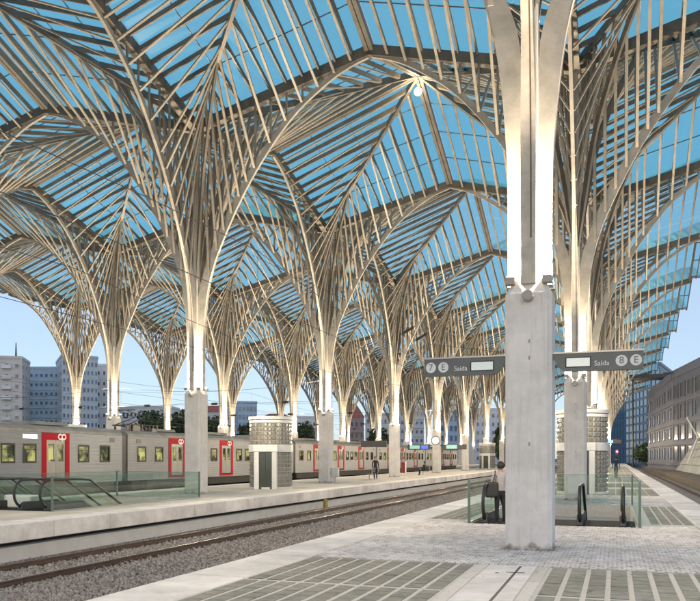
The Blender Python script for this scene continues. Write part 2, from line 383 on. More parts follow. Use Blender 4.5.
def arch_mesh(per):
    """deep curved plate rib in the xz plane, growing along +x"""
    pts = crom(ARCH, per); mb = MB(); n = len(pts); outer = pts; inner = []
    for i, p in enumerate(pts):
        d = (pts[min(i + 1, n - 1)] - pts[max(i - 1, 0)]).normalized(); nrm = Vector((-d.y, d.x))
        dep = .27 if p.y < 7 else min(.36, .27 + (p.y - 7) * .05) if p.y < 12 else max(.20, .36 - (p.y - 12) * .03)
        q = p + nrm * dep
        bl = min(1, max(0, (p.y - 8.7) / 1.6)); bl = bl * bl * (3 - 2 * bl); q = Vector((.155, p.y)).lerp(q, bl)
        inner.append(q)
    th = [.27 if p.y < 7.5 else max(.10, .27 - (p.y - 7.5) * .035) for p in pts]
    vs = []; fs = []
    for i in range(n):
        for (u, v) in ((outer[i], -1), (outer[i], 1), (inner[i], 1), (inner[i], -1)): vs.append((u.x, v * th[i] / 2, u.y))
    for i in range(n - 1):
        for k in range(4): fs.append((i * 4 + k, i * 4 + (k + 1) % 4, i * 4 + 4 + (k + 1) % 4, i * 4 + 4 + k))
    fs += [(3, 2, 1, 0), tuple(4 * (n - 1) + k for k in range(4))]
    mb.add(vs, fs)
    # lower flange, a little wider than the web
    vs = []; fs = []
    st = next(i for i, p in enumerate(pts) if p.y > 9.4)
    for i in range(st, n):
        d = (pts[min(i + 1, n - 1)] - pts[max(i - 1, 0)]).normalized(); nrm = Vector((d.y, -d.x)); o = outer[i] + nrm * min(.03, .002 + (pts[i].y - 9.4) * .02)
        hw_ = max(th[i] / 2 + .004, .065)
        for (u, v) in ((o, -hw_), (o, hw_), (outer[i] - nrm * .001, hw_), (outer[i] - nrm * .001, -hw_)): vs.append((u.x, v, u.y))
    m = n - st
    for i in range(m - 1):
        for k in range(4): fs.append((i * 4 + k, i * 4 + (k + 1) % 4, i * 4 + 4 + (k + 1) % 4, i * 4 + 4 + k))
    mb.add(vs, fs)
    # dark brown strip down the outer face of the lower rib, in place of an open slot
    vs = []; fs = []; m = 0
    for i in range(n):
        if not 5.6 < outer[i].y < 11.2: continue
        d = (pts[min(i + 1, n - 1)] - pts[max(i - 1, 0)]).normalized(); nrm = Vector((d.y, -d.x)); e0 = outer[i] - nrm * .005; e1 = outer[i] + nrm * (.004 + (min(.03, .002 + (pts[i].y - 9.4) * .02) if pts[i].y > 9.3 else 0))
        for (u, v) in ((e0, .035), (e1, .035), (e1, .060), (e0, .060)): vs.append((u.x, v, u.y))
        m += 1
    for i in range(m - 1):
        for k in range(4): fs.append((i * 4 + k, i * 4 + (k + 1) % 4, i * 4 + 4 + (k + 1) % 4, i * 4 + 4 + k))
    fs += [(3, 2, 1, 0), tuple(4 * (m - 1) + k for k in range(4))]; mb.add(vs, fs, 1)
    me = mb.mesh('arch_rib', [M['steel'], M['seam']], smooth=True); me.set_sharp_from_angle(angle=R(32)); return me
NS = 11; SP = HALF / NS; SX = [SP * (i + 1) for i in range(NS - 1)]
EDG = HALF - .015
def mir(p): return (p[1], p[0], p[2])
def slat_mb(mb, s, flip):
    p0 = (s, .10, zr(s, .10)); p1 = (s, s - .06, zr(s, s - .06))
    if flip: p0, p1 = mir(p0), mir(p1)
    mb.beam(p0, p1, .085, .20); return mb
def strut_mb(mb, s, flip):
    za = arch_z(s) + .12; p0 = (s, .07, za); p1 = (s, s - .05, zr(s, s) - .24)
    if flip: p0, p1 = mir(p0), mir(p1)
    mb.beam(p0, p1, .06, .11, up=(1, 0, 0) if not flip else (0, 1, 0)); return mb
def hang_mb(mb, s):
    mb.beam((s, 0, zr(s, 0) - .3), (s, 0, arch_z(s) + .35), .07, .09, up=(1, 0, 0)); return mb
def pane_quads(flip):
    """(name pieces) trapezoid glass panes between neighbouring slats, cut at the glazing bars"""
    out = []
    xs = [0.02] + SX + [EDG - .2]
    for a, b in zip(xs, xs[1:]):
        a2, b2 = a + .012, b - .012; y0 = 0.0
        while y0 < b2:
            y1 = y0 + 2.1; lo = y0 + (.012 if y0 else .02)
            ta, tb = min(a2 - .02, y1 - .012), min(b2 - .02, y1 - .012)
            if b2 - .02 > lo + .05:
                if ta > lo: poly = [(a2, lo), (b2, lo), (b2, tb), (a2, ta)]
                else: poly = [(lo + .02, lo), (b2, lo), (b2, tb)]
                if len(poly) == 4 and ta < tb - 1e-3 and tb >= y1 - .013: poly = [(a2, lo), (b2, lo), (b2, tb), (tb + .02, tb), (a2, ta)]
                if flip: poly = [(v, u) for u, v in poly]
                out.append(poly)
            y0 = y1
    return out
def pane_mb(mb, poly):
    n = len(poly); dz = .025
    vs = [(x, y, zr(x, y) + .012) for x, y in poly] + [(x, y, zr(x, y) + .012 + dz) for x, y in poly]
    fs = [tuple(range(n)), tuple(range(n, 2 * n))] + [(i, (i + 1) % n, n + (i + 1) % n, n + i) for i in range(n)]
    mb.add(vs, fs); return mb
def bar_mb(mb, y, flip):
    p0 = (y + .02, y, zr(y, y) + .01); p1 = (EDG - .2, y, zr(EDG - .2, y) + .01)
    if flip: p0, p1 = mir(p0), mir(p1)
    mb.beam(p0, p1, .022, .05); return mb
def beam_mb(mb):
    mb.beam((.1, 0, H0 - .02), (HALF - .01, 0, zr(HALF, 0) - .02), .34, .44); return mb
def diag_mb(mb, per=5):
    lo = crom([(.04, 8.6), (.10, 9.6), (.40, 11.5), (.85, 14.0), (1.6, 16.3), (2.6, zr(2.6, 2.6) - .35)], per)
    for a, b in zip(lo, lo[1:]): mb.beam((a.x, a.x, a.y + .1), (b.x, b.x, b.y + .1), .10, .22, up=(1, 1, -.3))
    mb.beam((.1, .1, zr(.1, .1) - .03), (HALF - .02, HALF - .02, zr(HALF, HALF) - .03), .15, .32); return mb
def ridge_mb(mb, s):
    e = EDG - .09
    mb.beam((e, 0.0 + .005 * s, zr(e, 0) + .03), (e, s * (HALF - .02), zr(e, HALF) + .03), .17, .34); return mb
def inner_mb(mb, flip):
    for s, zt in ((.28, 16.6), (.52, 17.0)):
        z0 = 8.6 if s < .4 else 9.6; q = [(.07, .05, z0), (s * .8, s * .5, (z0 + zt) / 2), (s * 1.1, s * .9, zt)]
        if flip: q = [mir(p) for p in q]
        mb.tube(q, .035, 5)
    return mb
col_mb = MB()
cw = .415; ch = .085
octo = lambda h, c: [(-h + c, -h), (h - c, -h), (h, -h + c), (h, h - c), (h - c, h), (-h + c, h), (-h, h - c), (-h, -h + c)]
def loft(mb, secs):
    n = len(secs[0][0]); vs = [(x, y, z) for poly, z in secs for x, y in poly]; fs = []
    for i in range(len(secs) - 1):
        for k in range(n): fs.append((i * n + k, i * n + (k + 1) % n, (i + 1) * n + (k + 1) % n, (i + 1) * n + k))
    fs += [tuple(reversed(range(n))), tuple((len(secs) - 1) * n + k for k in range(n))]; mb.add(vs, fs)
loft(col_mb, [(octo(cw, ch), -.3), (octo(cw, ch), 4.62), (octo(cw - .08, ch), 4.78), (octo(.17, .03), 5.02), (octo(.15, .03), 9.6), (octo(.12, .03), 15.5), (octo(.09, .02), 17.2)])
column_me = col_mb.mesh('column', M['concrete'])
fix_me = MB().tube([(0, 0, 0), (0, -.13, 0)], .10, 16).tube([(0, -.131, 0), (0, -.16, .0)], .085, 16).mesh('fixture', M['housing'])
hole_me = bevel_mesh(MB().box(-.016, .016, -.004, .02, -.035, .035).mesh('tie_hole', M['housing']), .006)
lampbox_me = MB().box(-.085, .085, -.085, .085, 0, .13).box(-.06, .06, -.06, .06, .1305, .15, 1).mesh('uplight', [M['housing'], M['lamp']])
up_d = bpy.data.lights.new('uplight', 'POINT'); up_d.energy = 400; up_d.color = (1, .825, .59); up_d.shadow_soft_size = .07
upf_d = bpy.data.lights.new('uplight_far', 'POINT'); upf_d.energy = 900; upf_d.color = (1, .80, .55); upf_d.shadow_soft_size = .12

for d_ in (up_d, upf_d):               # luminaire with most of its light thrown upward
    d_.use_nodes = True; t_ = d_.node_tree; em = t_.nodes['Emission']; g_ = t_.nodes.new('ShaderNodeTexCoord'); sp_ = t_.nodes.new('ShaderNodeSeparateXYZ'); mr_ = t_.nodes.new('ShaderNodeMapRange')
    mr_.interpolation_type = 'SMOOTHSTEP'; mr_.inputs['From Min'].default_value = .80; mr_.inputs['From Max'].default_value = 1.0; mr_.inputs['To Min'].default_value = 1.0; mr_.inputs['To Max'].default_value = 7.5
    t_.links.new(g_.outputs['Normal'], sp_.inputs[0]); t_.links.new(sp_.outputs['Z'], mr_.inputs[0]); t_.links.new(mr_.outputs[0], em.inputs['Strength'])
archN, archF = arch_mesh(8), arch_mesh(3)
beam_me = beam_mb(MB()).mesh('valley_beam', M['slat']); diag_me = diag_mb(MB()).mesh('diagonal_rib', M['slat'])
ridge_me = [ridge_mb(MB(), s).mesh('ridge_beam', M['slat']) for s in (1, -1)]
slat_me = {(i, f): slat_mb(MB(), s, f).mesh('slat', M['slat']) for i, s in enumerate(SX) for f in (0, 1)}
strut_me = {(i, f): strut_mb(MB(), s, f).mesh('strut', M['strut']) for i, s in enumerate(SX) for f in (0, 1)}
SX2 = [SP * (i + .5) for i in range(1, 4)]
strut2_me = {(i, f): strut_mb(MB(), s, f).mesh('strut', M['strut']) for i, s in enumerate(SX2) for f in (0, 1)}
hang_me = {i: hang_mb(MB(), s).mesh('hanger', M['strut']) for i, s in enumerate(SX) if i > 1 and i < 9}
pane_me = {f: [pane_mb(MB(), p).mesh('glass_pane', M['glass']) for p in pane_quads(f)] for f in (0, 1)}
bar_me = {f: [bar_mb(MB(), y, f).mesh('glazing_bar', M['bar']) for y in (2.1, 4.2, 6.3)] for f in (0, 1)}
inner_me = [inner_mb(MB(), f).mesh('inner_rib', M['strut']) for f in (0, 1)]
def rotz(mb, k):
    c, s = [(1, 0), (0, 1), (-1, 0), (0, -1)][k]; out = MB(); out.v = [(c * x - s * y, s * x + c * y, z) for x, y, z in mb.v]; out.f = mb.f; out.m = mb.m; return out
def allq(fn):
    tot = MB()
    for k in range(4):
        m = MB(); fn(m); r = rotz(m, k); tot.add(r.v, r.f)
    return tot
def _sl(m):
    for f in (0, 1):
        for s in SX: slat_mb(m, s, f)
def _st(m):
    for f in (0, 1):
        for s in SX + SX2: strut_mb(m, s, f)
        inner_mb(m, f)
    for i, s in enumerate(SX):
        if 1 < i < 9: hang_mb(m, s)
def _pa(m):
    for f in (0, 1):
        for p in pane_quads(f): m.add([(x, y, zr(x, y) + .02) for x, y in p], [tuple(range(len(p)))])
far_slat = allq(_sl).mesh('slats', M['slat']); far_strut = allq(_st).mesh('struts', M['strut']); far_pane = allq(_pa).mesh('panes', M['glassfar'])

EV = 1.0
mb = MB(); ge = MB()
for s_ in (1, -1):
    za, zb = zr(HALF, 0), zr(HALF, HALF); mb.beam((HALF + EV, .005 * s_, za + .03), (HALF + EV, s_ * (HALF - .02), zb + .03), .10, .22)
    mb.beam((HALF + EV * .5, .005 * s_, za + .03), (HALF + EV * .5, s_ * (HALF - .02), zb + .03), .07, .16)
    for q in (.3, 3, 5.7, 8.3):
        y = s_ * q; z = zr(HALF, y); mb.beam((HALF + .02, y, z - .01), (HALF + EV - .06, y, z - .01), .05, .08)
    ge.add([(HALF + .02, s_ * .01, za + .035), (HALF + EV - .05, s_ * .01, za + .035), (HALF + EV - .05, s_ * (HALF - .02), zb + .035), (HALF + .02, s_ * (HALF - .02), zb + .035)], [(0, 1, 2, 3)])
eave_me = mb.mesh('eave', M['slat']); eave_gl = ge.mesh('eave_glass', M['glassfar'])
def roof_tree(x, y, near, label, group, lamps=4, eave=()):
    t = empty('roof_tree', (x, y, 0)); tag(t, label, 'roof tree', group)
    obj('column', column_me, t); obj('round_fixture', fix_me, t, (0, -cw - .002, 4.55))
    if near or lamps == 4:
        for zz in (3.75, 3.45, 1.9): obj('tie_hole', hole_me, t, (.02, -cw - .001, zz))
    for k in range(4):
        rz = k * math.pi / 2
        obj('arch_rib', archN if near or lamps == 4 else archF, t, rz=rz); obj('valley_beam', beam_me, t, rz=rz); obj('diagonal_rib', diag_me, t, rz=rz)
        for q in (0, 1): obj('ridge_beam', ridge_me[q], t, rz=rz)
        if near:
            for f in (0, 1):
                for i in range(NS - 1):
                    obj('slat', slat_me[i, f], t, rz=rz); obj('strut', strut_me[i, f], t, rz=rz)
                for i in range(len(SX2)): obj('strut', strut2_me[i, f], t, rz=rz)
                for m in pane_me[f]: obj('glass_pane', m, t, rz=rz)
                for m in bar_me[f]: obj('glazing_bar', m, t, rz=rz)
                obj('inner_rib', inner_me[f], t, rz=rz)
            for i in hang_me: obj('hanger', hang_me[i], t, rz=rz)
        a = rz + math.pi / 4
        if lamps == 4 or near: obj('uplight', lampbox_me, t, (.46 * math.cos(a), .46 * math.sin(a), 4.80), rz)
    for side in eave:
        e = obj('eave', eave_me, t, rz=0 if side > 0 else math.pi); obj('eave_glass', eave_gl, e)
    if not near:
        obj('slats', far_slat, t, kind='stuff'); obj('struts', far_strut, t, kind='stuff'); obj('glass', far_pane, t, kind='stuff')
    for k in range(lamps):
        a = (k * math.pi / 2 + math.pi / 4) if lamps == 4 else (-math.pi / 4 + k * math.pi)
        o = bpy.data.objects.new('uplight_beam', up_d if lamps == 4 else upf_d); o.parent = t
        o.location = ((.48 * math.cos(a)), (.48 * math.sin(a)), 4.99); COL.objects.link(o)
        if lamps < 4: obj('uplight', lampbox_me, t, (.46 * math.cos(a), .46 * math.sin(a), 4.80))
    return t
NEAR = {(0, 1), (0, 2), (1, 1), (1, 2), (2, 1), (2, 2)}
LAB = {(0, 0): 'pale concrete roof tree carrying the two exit signs on its column', (0, 1): 'branching roof tree standing between the escalators and the lift kiosk on the exit sign platform',
       (1, 1): 'branching roof tree at the end of the escalator glass on the platform beside the train', (1, 2): 'branching roof tree with a small white box at its foot beside the lift kiosk',
       (1, 4): 'branching roof tree carrying the round clock on the platform beside the train'}
ROWL = ['branching roof tree beyond the lift kiosk in the row of the exit signs', 'branching roof tree on the middle platform in front of the train',
        'branching roof tree rising directly behind the train', 'branching roof tree in the outermost row at the open edge behind the train']
ORD = ['', 'first', 'second', 'third', 'fourth', 'fifth', 'sixth', 'seventh', 'eighth', 'ninth', 'tenth', 'eleventh']
LAB[0, -1] = 'roof tree standing next before the exit sign column on the same platform'; LAB[1, 0] = 'roof tree standing before the escalators on the platform beside the train'
LAB[2, 1] = 'roof tree behind the train next before the one at the first car gap'; LAB[2, 2] = 'roof tree behind the train at the gap between the first two cars'
LAB[3, 2] = 'roof tree of the outermost row next before the one at the grey blue tower'; LAB[3, 3] = 'roof tree of the outermost row in front of the grey blue tower'
for k in range(2, 12): LAB.setdefault((0, k), '%s roof tree beyond the escalators in the row of the exit signs' % ORD[k])
for k in range(3, 12): LAB.setdefault((1, k), ('roof tree next before the clock on the platform beside the train' if k == 3 else '%s roof tree beyond the clock on the platform beside the train' % ORD[k - 4]))
for k in range(3, 12): LAB[2, k] = '%s roof tree behind the train beyond the first car gap' % ORD[k - 2]
for k in range(4, 12): LAB[3, k] = '%s roof tree of the outermost row beyond the grey blue tower' % ORD[k - 3]
trees = {}
for r in range(4):
    for k in range([-1, 0, 1, 2][r], 12):
        D = (COL_Y0 + BAY * k) * cs - rowx[r] * sn
        trees[r, k] = roof_tree(rowx[r], COL_Y0 + BAY * k, (r, k) in NEAR, LAB.get((r, k), ROWL[r]), 'roof trees of row %s' % ['one', 'two', 'three', 'four'][r],
                                4 if D < 66 else 2 if D < 110 else 1, {0: (1,), 3: (-1,)}.get(r, ()))

# ------------------------------------------------------------------ bay lamps high under the glass
for bx, by, lab in ((rowx[0] - HALF, COL_Y0 + 1.5 * BAY, 'glowing round lamp hung under the roof peak over the near tracks'), (rowx[2] - HALF, COL_Y0 + 2.5 * BAY, 'small glowing lamp under the roof peak behind the train')):
    t = empty('ceiling_lamp', (bx, by, H2 - 1.15)); tag(t, lab, 'lamp')
    obj('lamp_globe', MB().ring([(.001, -.2), (.1, -.18), (.18, -.09), (.2, 0), (.18, .09), (.1, .18), (.001, .2)], 16).mesh('globe', M['lamp'], smooth=True), t)
    obj('stem', MB().tube([(0, 0, .2), (0, 0, .85)], .02, 6).mesh('stem', M['housing']), t)
    obj('bracket', MB().box(-.12, .12, -.12, .12, .81, .85).mesh('bracket', M['housing']), t)
    d = bpy.data.lights.new('ceiling_lamp', 'POINT'); d.energy = 35; d.color = (1, .8, .52); d.shadow_soft_size = .2
    o = bpy.data.objects.new('lamp_light', d); o.parent = t; o.location = (0, 0, -.42); COL.objects.link(o)

# ------------------------------------------------------------------ exit signs on the near column
M['sign'] = mat('sign_grey', (.115, .13, .125), .45, var=.08, scale=3)
M['signrail'] = mat('sign_rail', (.40, .40, .39), .4, .5)
M['print'] = mat('white_print', (.75, .75, .74), .6)
M['screen'] = mat('pale_display', (.50, .53, .51), .3, emit=(.75, .85, .8), estr=.12)
M['bluescreen'] = mat('blue_display', (.03, .05, .4), .3, emit=(.10, .16, 1), estr=.45)
M['greenscreen'] = mat('green_display', (.2, .4, .35), .3, emit=(.3, .8, .65), estr=.18)
def text(body, size, loc, parent, name, m, rot=(math.pi / 2, 0, 0), align='CENTER', ext=.002):
    c = bpy.data.curves.new(name, 'FONT'); c.body = body; c.size = size; c.align_x = align; c.align_y = 'CENTER'; c.extrude = ext
    o = bpy.data.objects.new(name, c); dg = bpy.context.evaluated_depsgraph_get(); COL.objects.link(o); dg.update()
    me = bpy.data.meshes.new_from_object(o.evaluated_get(dg)); bpy.data.objects.remove(o); bpy.data.curves.remove(c)
    me.materials.clear(); me.materials.append(m)
    p = obj(name, me, parent, loc); p.rotation_euler = rot; return p
def ring_mb(r0, r1, y0, y1, n=28):
    mb = MB(); mb.ring([(r0, y0), (r1, y0), (r1, y1), (r0, y1), (r0, y0)], n); mb.v = [(x, z, y) for x, y, z in mb.v]; return mb
def exit_sign(sgn, first, label):
    y = COL_Y0 - .18; t = empty('exit_sign', (COL_X0 + sgn * cw, y, 3.36)); tag(t, label, 'sign', 'exit signs on the near column')
    L = 1.53; X = lambda a: sgn * a
    # panel with a curved neck towards the column
    poly = [(.0, .16), (L, .16), (L, -.16), (.24, -.16), (.15, -.13), (.08, -.06), (.04, .04), (.0, .08)]
    obj('panel', MB().prism([(X(u), v) for u, v in poly], 'y', -.06, .06).mesh('panel', M['sign']), t)
    obj('top_rail', MB().box(*sorted((X(-.0), X(L + .01))), -.075, .075, .161, .19).mesh('top_rail', M['signrail']), t)
    sc = (.24, .64)
    obj('display', MB().box(*sorted((X(sc[0]), X(sc[1]))), -.066, -.0605, -.075, .075).mesh('display', M['screen']), t)
    fr = MB()
    for a, b, c, d in ((sc[0] - .02, sc[1] + .02, .076, .092), (sc[0] - .02, sc[1] + .02, -.092, -.076), (sc[0] - .02, sc[0] - .001, -.0755, .0755), (sc[1] + .001, sc[1] + .02, -.0755, .0755)):
        fr.box(*sorted((X(a), X(b))), -.07, -.0605, c, d)
    obj('display_frame', fr.mesh('display_frame', M['black']), t)
    tx = .84
    text('Saída', .125, (X(tx), -.063, -.035), t, 'lettering', M['print'])
    for ch_, a in ((('7', L - .12), ('E', L - .36)) if first else (('8', L - .36), ('E', L - .12))):
        d = obj('disc', MB().tube([(X(a), -.0605, 0), (X(a), -.064, 0)], .098, 24).mesh('disc', M['print']), t)
        text(ch_, .17, (X(a), -.067, 0), d, 'lettering', M['sign'])
    return t
exit_sign(-1, True, 'grey exit sign reading 7 E Saída on the column')
exit_sign(1, False, 'grey exit sign reading Saída 8 E on the column')

# ------------------------------------------------------------------ lift kiosks of glass block
M['block'] = mat('glass_block', (.20, .195, .17), .18, 0, var=.3, scale=5, spec=.8)
M['joint'] = mat('block_joint', (.42, .41, .38), .8)
M['doorglass'] = mat('dark_door_glass', (.05, .06, .055), .1, 0, spec=.9)
def kiosk(x, y, label, rz=0):
    t = empty('lift_kiosk', (x, y, 0), rz); tag(t, label, 'lift kiosk', 'glass block lift kiosks')
    rx, ry = 1.13, 1.2; N = 34
    core = MB(); core.ring([(.97, .05), (.97, 3.75), (.001, 3.75)], 48, sx=rx, sy=ry); obj('joint_wall', core.mesh('joint_wall', M['joint'], smooth=False), t)
    def blocks(z0, z1, name, skip=None):
        mb = MB(); rows = int((z1 - z0) / .205); hh = (z1 - z0) / rows
        for j in range(rows):
            for i in range(N):
                a0 = 2 * math.pi * (i + .09) / N; a1 = 2 * math.pi * (i + .91) / N; am = (a0 + a1) / 2
                if skip and skip(am): continue
                za, zb = z0 + (j + .09) * hh, z0 + (j + .91) * hh; vs = []; ri, ro, am_, zi = .965, 1.0, .012, .014
                for rr, ins in ((ri, 0), (ro, 0), (ro + .018, 1)):
                    q = ins * .035
                    for aa, zz in ((a0 + q, za + ins * .03), (a1 - q, za + ins * .03), (a1 - q, zb - ins * .03), (a0 + q, zb - ins * .03)): vs.append((rr * math.cos(aa) * rx, rr * math.sin(aa) * ry, zz))
                fs = [(8, 9, 10, 11)] + [(b + k, b + (k + 1) % 4, b + 4 + (k + 1) % 4, b + 4 + k) for b in (0, 4) for k in range(4)]
                mb.add(vs, fs)
        obj(name, mb.mesh(name, M['block']), t, kind='stuff')
    front = lambda a: -2.25 < ((a + math.pi) % (2 * math.pi) - math.pi) < -1.12
    blocks(.12, 1.98, 'lower_glass_blocks', front); blocks(2.36, 3.52, 'upper_glass_blocks')
    for z0, z1, r0, nm in ((1.98, 2.36, 1.05, 'lintel_band'), (3.52, 3.66, 1.02, 'cap_band'), (3.70, 3.86, 1.06, 'roof_rim'), (0, .12, 1.03, 'plinth')):
        obj(nm, MB().ring([(.9, z0), (r0, z0), (r0, z1), (.9, z1)], 48, sx=rx, sy=ry).mesh(nm, M['white']), t)
    obj('roof', MB().ring([(.001, 3.93), (.9, 3.88), (1.04, 3.861), (.001, 3.84)], 48, sx=rx, sy=ry).mesh('roof', M['white']), t)
    f = -1.27
    for xx in (-.62, .34): obj('door_post', bevel_mesh(MB().box(xx, xx + .26, f, f + .45, 0, 1.975).mesh('door_post', M['white']), .015), t)
    obj('door_head', bevel_mesh(MB().box(-.66, .64, f - .012, f + .45, 1.98, 2.355).mesh('door_head', M['white']), .015), t)
    d = obj('door', MB().box(-.36, .34, f + .06, f + .12, .02, 1.97).mesh('door', M['doorglass']), t)
    for xx in (-.36, -.02, .32): obj('door_frame', MB().box(xx, xx + .02, f + .04, f + .059, .02, 1.97).mesh('door_frame', M['dark']), d)
    return t
kiosk(X0 + .02, 37.4, 'glass block lift kiosk standing behind the roof tree at the escalators')
kiosk(rowx[1] + .85, 37.9, 'glass block lift kiosk on the platform in front of the train', R(12))
kiosk(rowx[2] + .9, 42.3, 'glass block lift kiosk whose roof rim rises above the train')
kiosk(rowx[1] + .4, 115, 'far glass block lift kiosk beyond the clock on the platform beside the train')

# ------------------------------------------------------------------ escalators in glass wells
M['railglass'] = glassmat('balustrade_glass', (.90, .955, .93), .07, .03, fres=False)
M['glassedge'] = mat('green_glass_edge', (.08, .22, .17), .2, spec=.8)
M['postm'] = mat('guard_post', (.12, .17, .155), .4, .4)
M['plate'] = mat('landing_rubber', (.030, .031, .033), .85, 0, var=.3, scale=6, spec=.15)
M['step'] = mat('escalator_step', (.10, .10, .105), .45, .7, var=.15, scale=12)
def well(i, label):
    x = rowx[i]; t = empty('escalator_guard', (x, PIT_Y0, 0)); tag(t, label, 'glass guard', 'glass guards round the escalators')
    gx = PIT_W + .07; y0, y1 = -.85, PIT_Y1 - PIT_Y0 + .1
    n = 6; st = (y1 - y0) / n
    pm = MB().box(-.008, .008, .01, st - .01, .03, 1.06).mesh('glass_panel', M['railglass'])
    cm = MB().box(-.011, .011, .01, st - .01, 1.061, 1.072).mesh('glass_edge', M['glassedge'])
    for s in (-1, 1):
        for k in range(n):
            p = obj('glass_panel', pm, t, (s * gx, y0 + k * st, 0)); obj('glass_edge', cm, p)
        obj('base_rail', MB().box(s * gx - .04, s * gx + .04, y0, y1, .0, .029).mesh('base_rail', M['steelplain']), t)
        for yy in (y0, y1): obj('post', MB().box(s * gx - .03, s * gx + .03, yy - .03 if yy > 0 else yy - .05, yy + .03 if yy > 0 else yy - .001, 0.0, 1.09).mesh('post', M['postm']), t)
    nb = 3; sb = (2 * gx - .08) / nb
    bm_ = MB().box(.01, sb - .01, -.008, .008, .03, 1.06).mesh('glass_panel', M['railglass']); cb = MB().box(.01, sb - .01, -.011, .011, 1.061, 1.072).mesh('glass_edge', M['glassedge'])
    for k in range(nb):
        p = obj('glass_panel', bm_, t, (-gx + .04 + k * sb, y1, 0)); obj('glass_edge', cb, p)
    obj('base_rail', MB().box(-gx + .04, gx - .04, y1 - .04, y1 + .04, 0, .029).mesh('base_rail', M['steelplain']), t)
well(0, 'clear glass guard round the escalator well on the platform of the exit signs')
well(1, 'clear glass guard round the escalator well on the platform beside the train')
def escalator(x, label):
    t = empty('escalator', (x, PIT_Y0, 0)); tag(t, label, 'escalator', 'escalators')
    hw = .50
    st = MB(); z = -.01; st.box(-hw + .06, hw - .06, -.8, .95, -.2, .006)
    y = .95
    for k in range(14): st.box(-hw + .06, hw - .06, y + k * .4, y + k * .4 + .399, -.2 * (k + 1) - .25, -.2 * (k + 1) * (1 if k else .6))
    obj('steps', st.mesh('steps', M['plate']), t)
    comb = MB()
    for k in range(14): comb.box(-hw + .08 + k * .061, -hw + .11 + k * .061, -.78, .2, .0065, .011)
    obj('comb_plate', comb.mesh('comb_plate', M['plate']), t)
    for s in (-1, 1):
        b = empty('balustrade', (s * hw, 0, 0), parent=t)
        # black handrail loop with rounded newel
        path = []
        for q in range(9):
            a = math.pi / 2 + math.pi * q / 8; path.append((0, -.55 + .44 * math.cos(a), .52 + .44 * math.sin(a)))
        top = [(0, 6.2, .96 - 2.6), (0, 1.4, .92), (0, .9, .96)]
        low = [(0, .8, .08)]
        obj('handrail', MB().tube(top + path + low, .042, 8).mesh('handrail', M['black'], smooth=True), b)
        gp = [(-.55 + .40 * math.cos(math.pi / 2 + math.pi * q / 8), .52 + .40 * math.sin(math.pi / 2 + math.pi * q / 8)) for q in range(9)] + [(1.0, .12), (6.0, -2.4), (6.0, -1.7), (1.0, .90)]
        obj('balustrade_glass', MB().prism(gp, 'x', -.006, .006).mesh('balustrade_glass', M['railglass']), b)
        sk = [(-.75, 0.003), (.95, 0.003), (6.2, -2.75), (6.2, -2.35), (.95, .26), (-.55, .26), (-.72, .16)]
        obj('skirt', bevel_mesh(MB().prism(sk, 'x', -.075, .075).mesh('skirt', M['dark']), .015), b)
    return t
escalator(X0 - 1.16, 'dark escalator that the person with the bag is stepping onto'); escalator(X0 + 1.16, 'empty dark escalator beside the one with the person on the exit sign platform')
escalator(rowx[1] + 1.16, 'dark escalator on the platform beside the train, on the side facing the tracks'); escalator(rowx[1] - 1.16, 'dark escalator on the platform beside the train, on the side next to the train')
for i in (0, 1):
    f = obj('landing_plate', MB().box(rowx[i] - PIT_W, rowx[i] + PIT_W, PIT_Y0 + .0, PIT_Y0 + 1.0, -.4, -.21).box(rowx[i] - 1.94, rowx[i] + 1.94, PIT_Y0 - .85, PIT_Y0 + 1.0, -.209 + .205, .003).mesh('landing_plate', M['plate']), plats[i])
box = obj('litter_bin', bevel_mesh(MB().box(-.55, .55, -.25, .25, 0, .42).mesh('bin', M['white']), .04)); box.location = (*spot(22, 25.6), 0)
tag(box, 'low white box standing by the escalators near the train', 'box')

# ------------------------------------------------------------------ commuter train
M['carbody'] = mat('stainless_side', (.185, .20, .22), .42, .35, var=.06, scale=2, bump=.0)
def corr():
    m = M['carbody']; t = m.node_tree; b = t.nodes['Principled BSDF']; tc = t.nodes.new('ShaderNodeTexCoord'); wv = t.nodes.new('ShaderNodeTexWave'); wv.bands_direction = 'Z'; wv.inputs['Scale'].default_value = 4.2
    t.links.new(tc.outputs['Object'], wv.inputs[0]); bp = t.nodes.new('ShaderNodeBump'); bp.inputs['Strength'].default_value = .35; bp.inputs['Distance'].default_value = .02
    t.links.new(wv.outputs['Fac'], bp.inputs['Height']); t.links.new(bp.outputs[0], b.inputs['Normal'])
corr()
M['roofgrey'] = mat('train_roof', (.20, .20, .19), .7, .2, var=.25, scale=1.5)
M['red'] = mat('red_panel', (.36, .004, .014), .6, 0, var=.08, scale=3, spec=.12)
M['trainwin'] = glassmat('train_window', (.86, .9, .84), .08, .05, fres=False)
M['winframe'] = mat('window_rubber', (.025, .027, .026), .6)
M['interior'] = mat('lit_interior', (.5, .5, .3), .8, col2=(.22, .24, .12), scale=1.6, emit=(.95, .90, .40), estr=.24)
_t = M['interior'].node_tree; _b = _t.nodes['Principled BSDF']; _g = _t.nodes.new('ShaderNodeNewGeometry'); _n = _t.nodes.new('ShaderNodeTexNoise'); _n.inputs['Scale'].default_value = 1.5; _n.inputs['Detail'].default_value = 3
_r = _t.nodes.new('ShaderNodeValToRGB'); _r.color_ramp.elements[0].position = .40; _r.color_ramp.elements[0].color = (.04, .05, .02, 1); _r.color_ramp.elements[1].position = .60; _r.color_ramp.elements[1].color = (1, .88, .38, 1)
_t.links.new(_g.outputs['Position'], _n.inputs['Vector']); _t.links.new(_n.outputs['Fac'], _r.inputs[0]); _t.links.new(_r.outputs[0], _b.inputs['Emission Color']); _t.links.new(_r.outputs[0], _b.inputs['Base Color'])
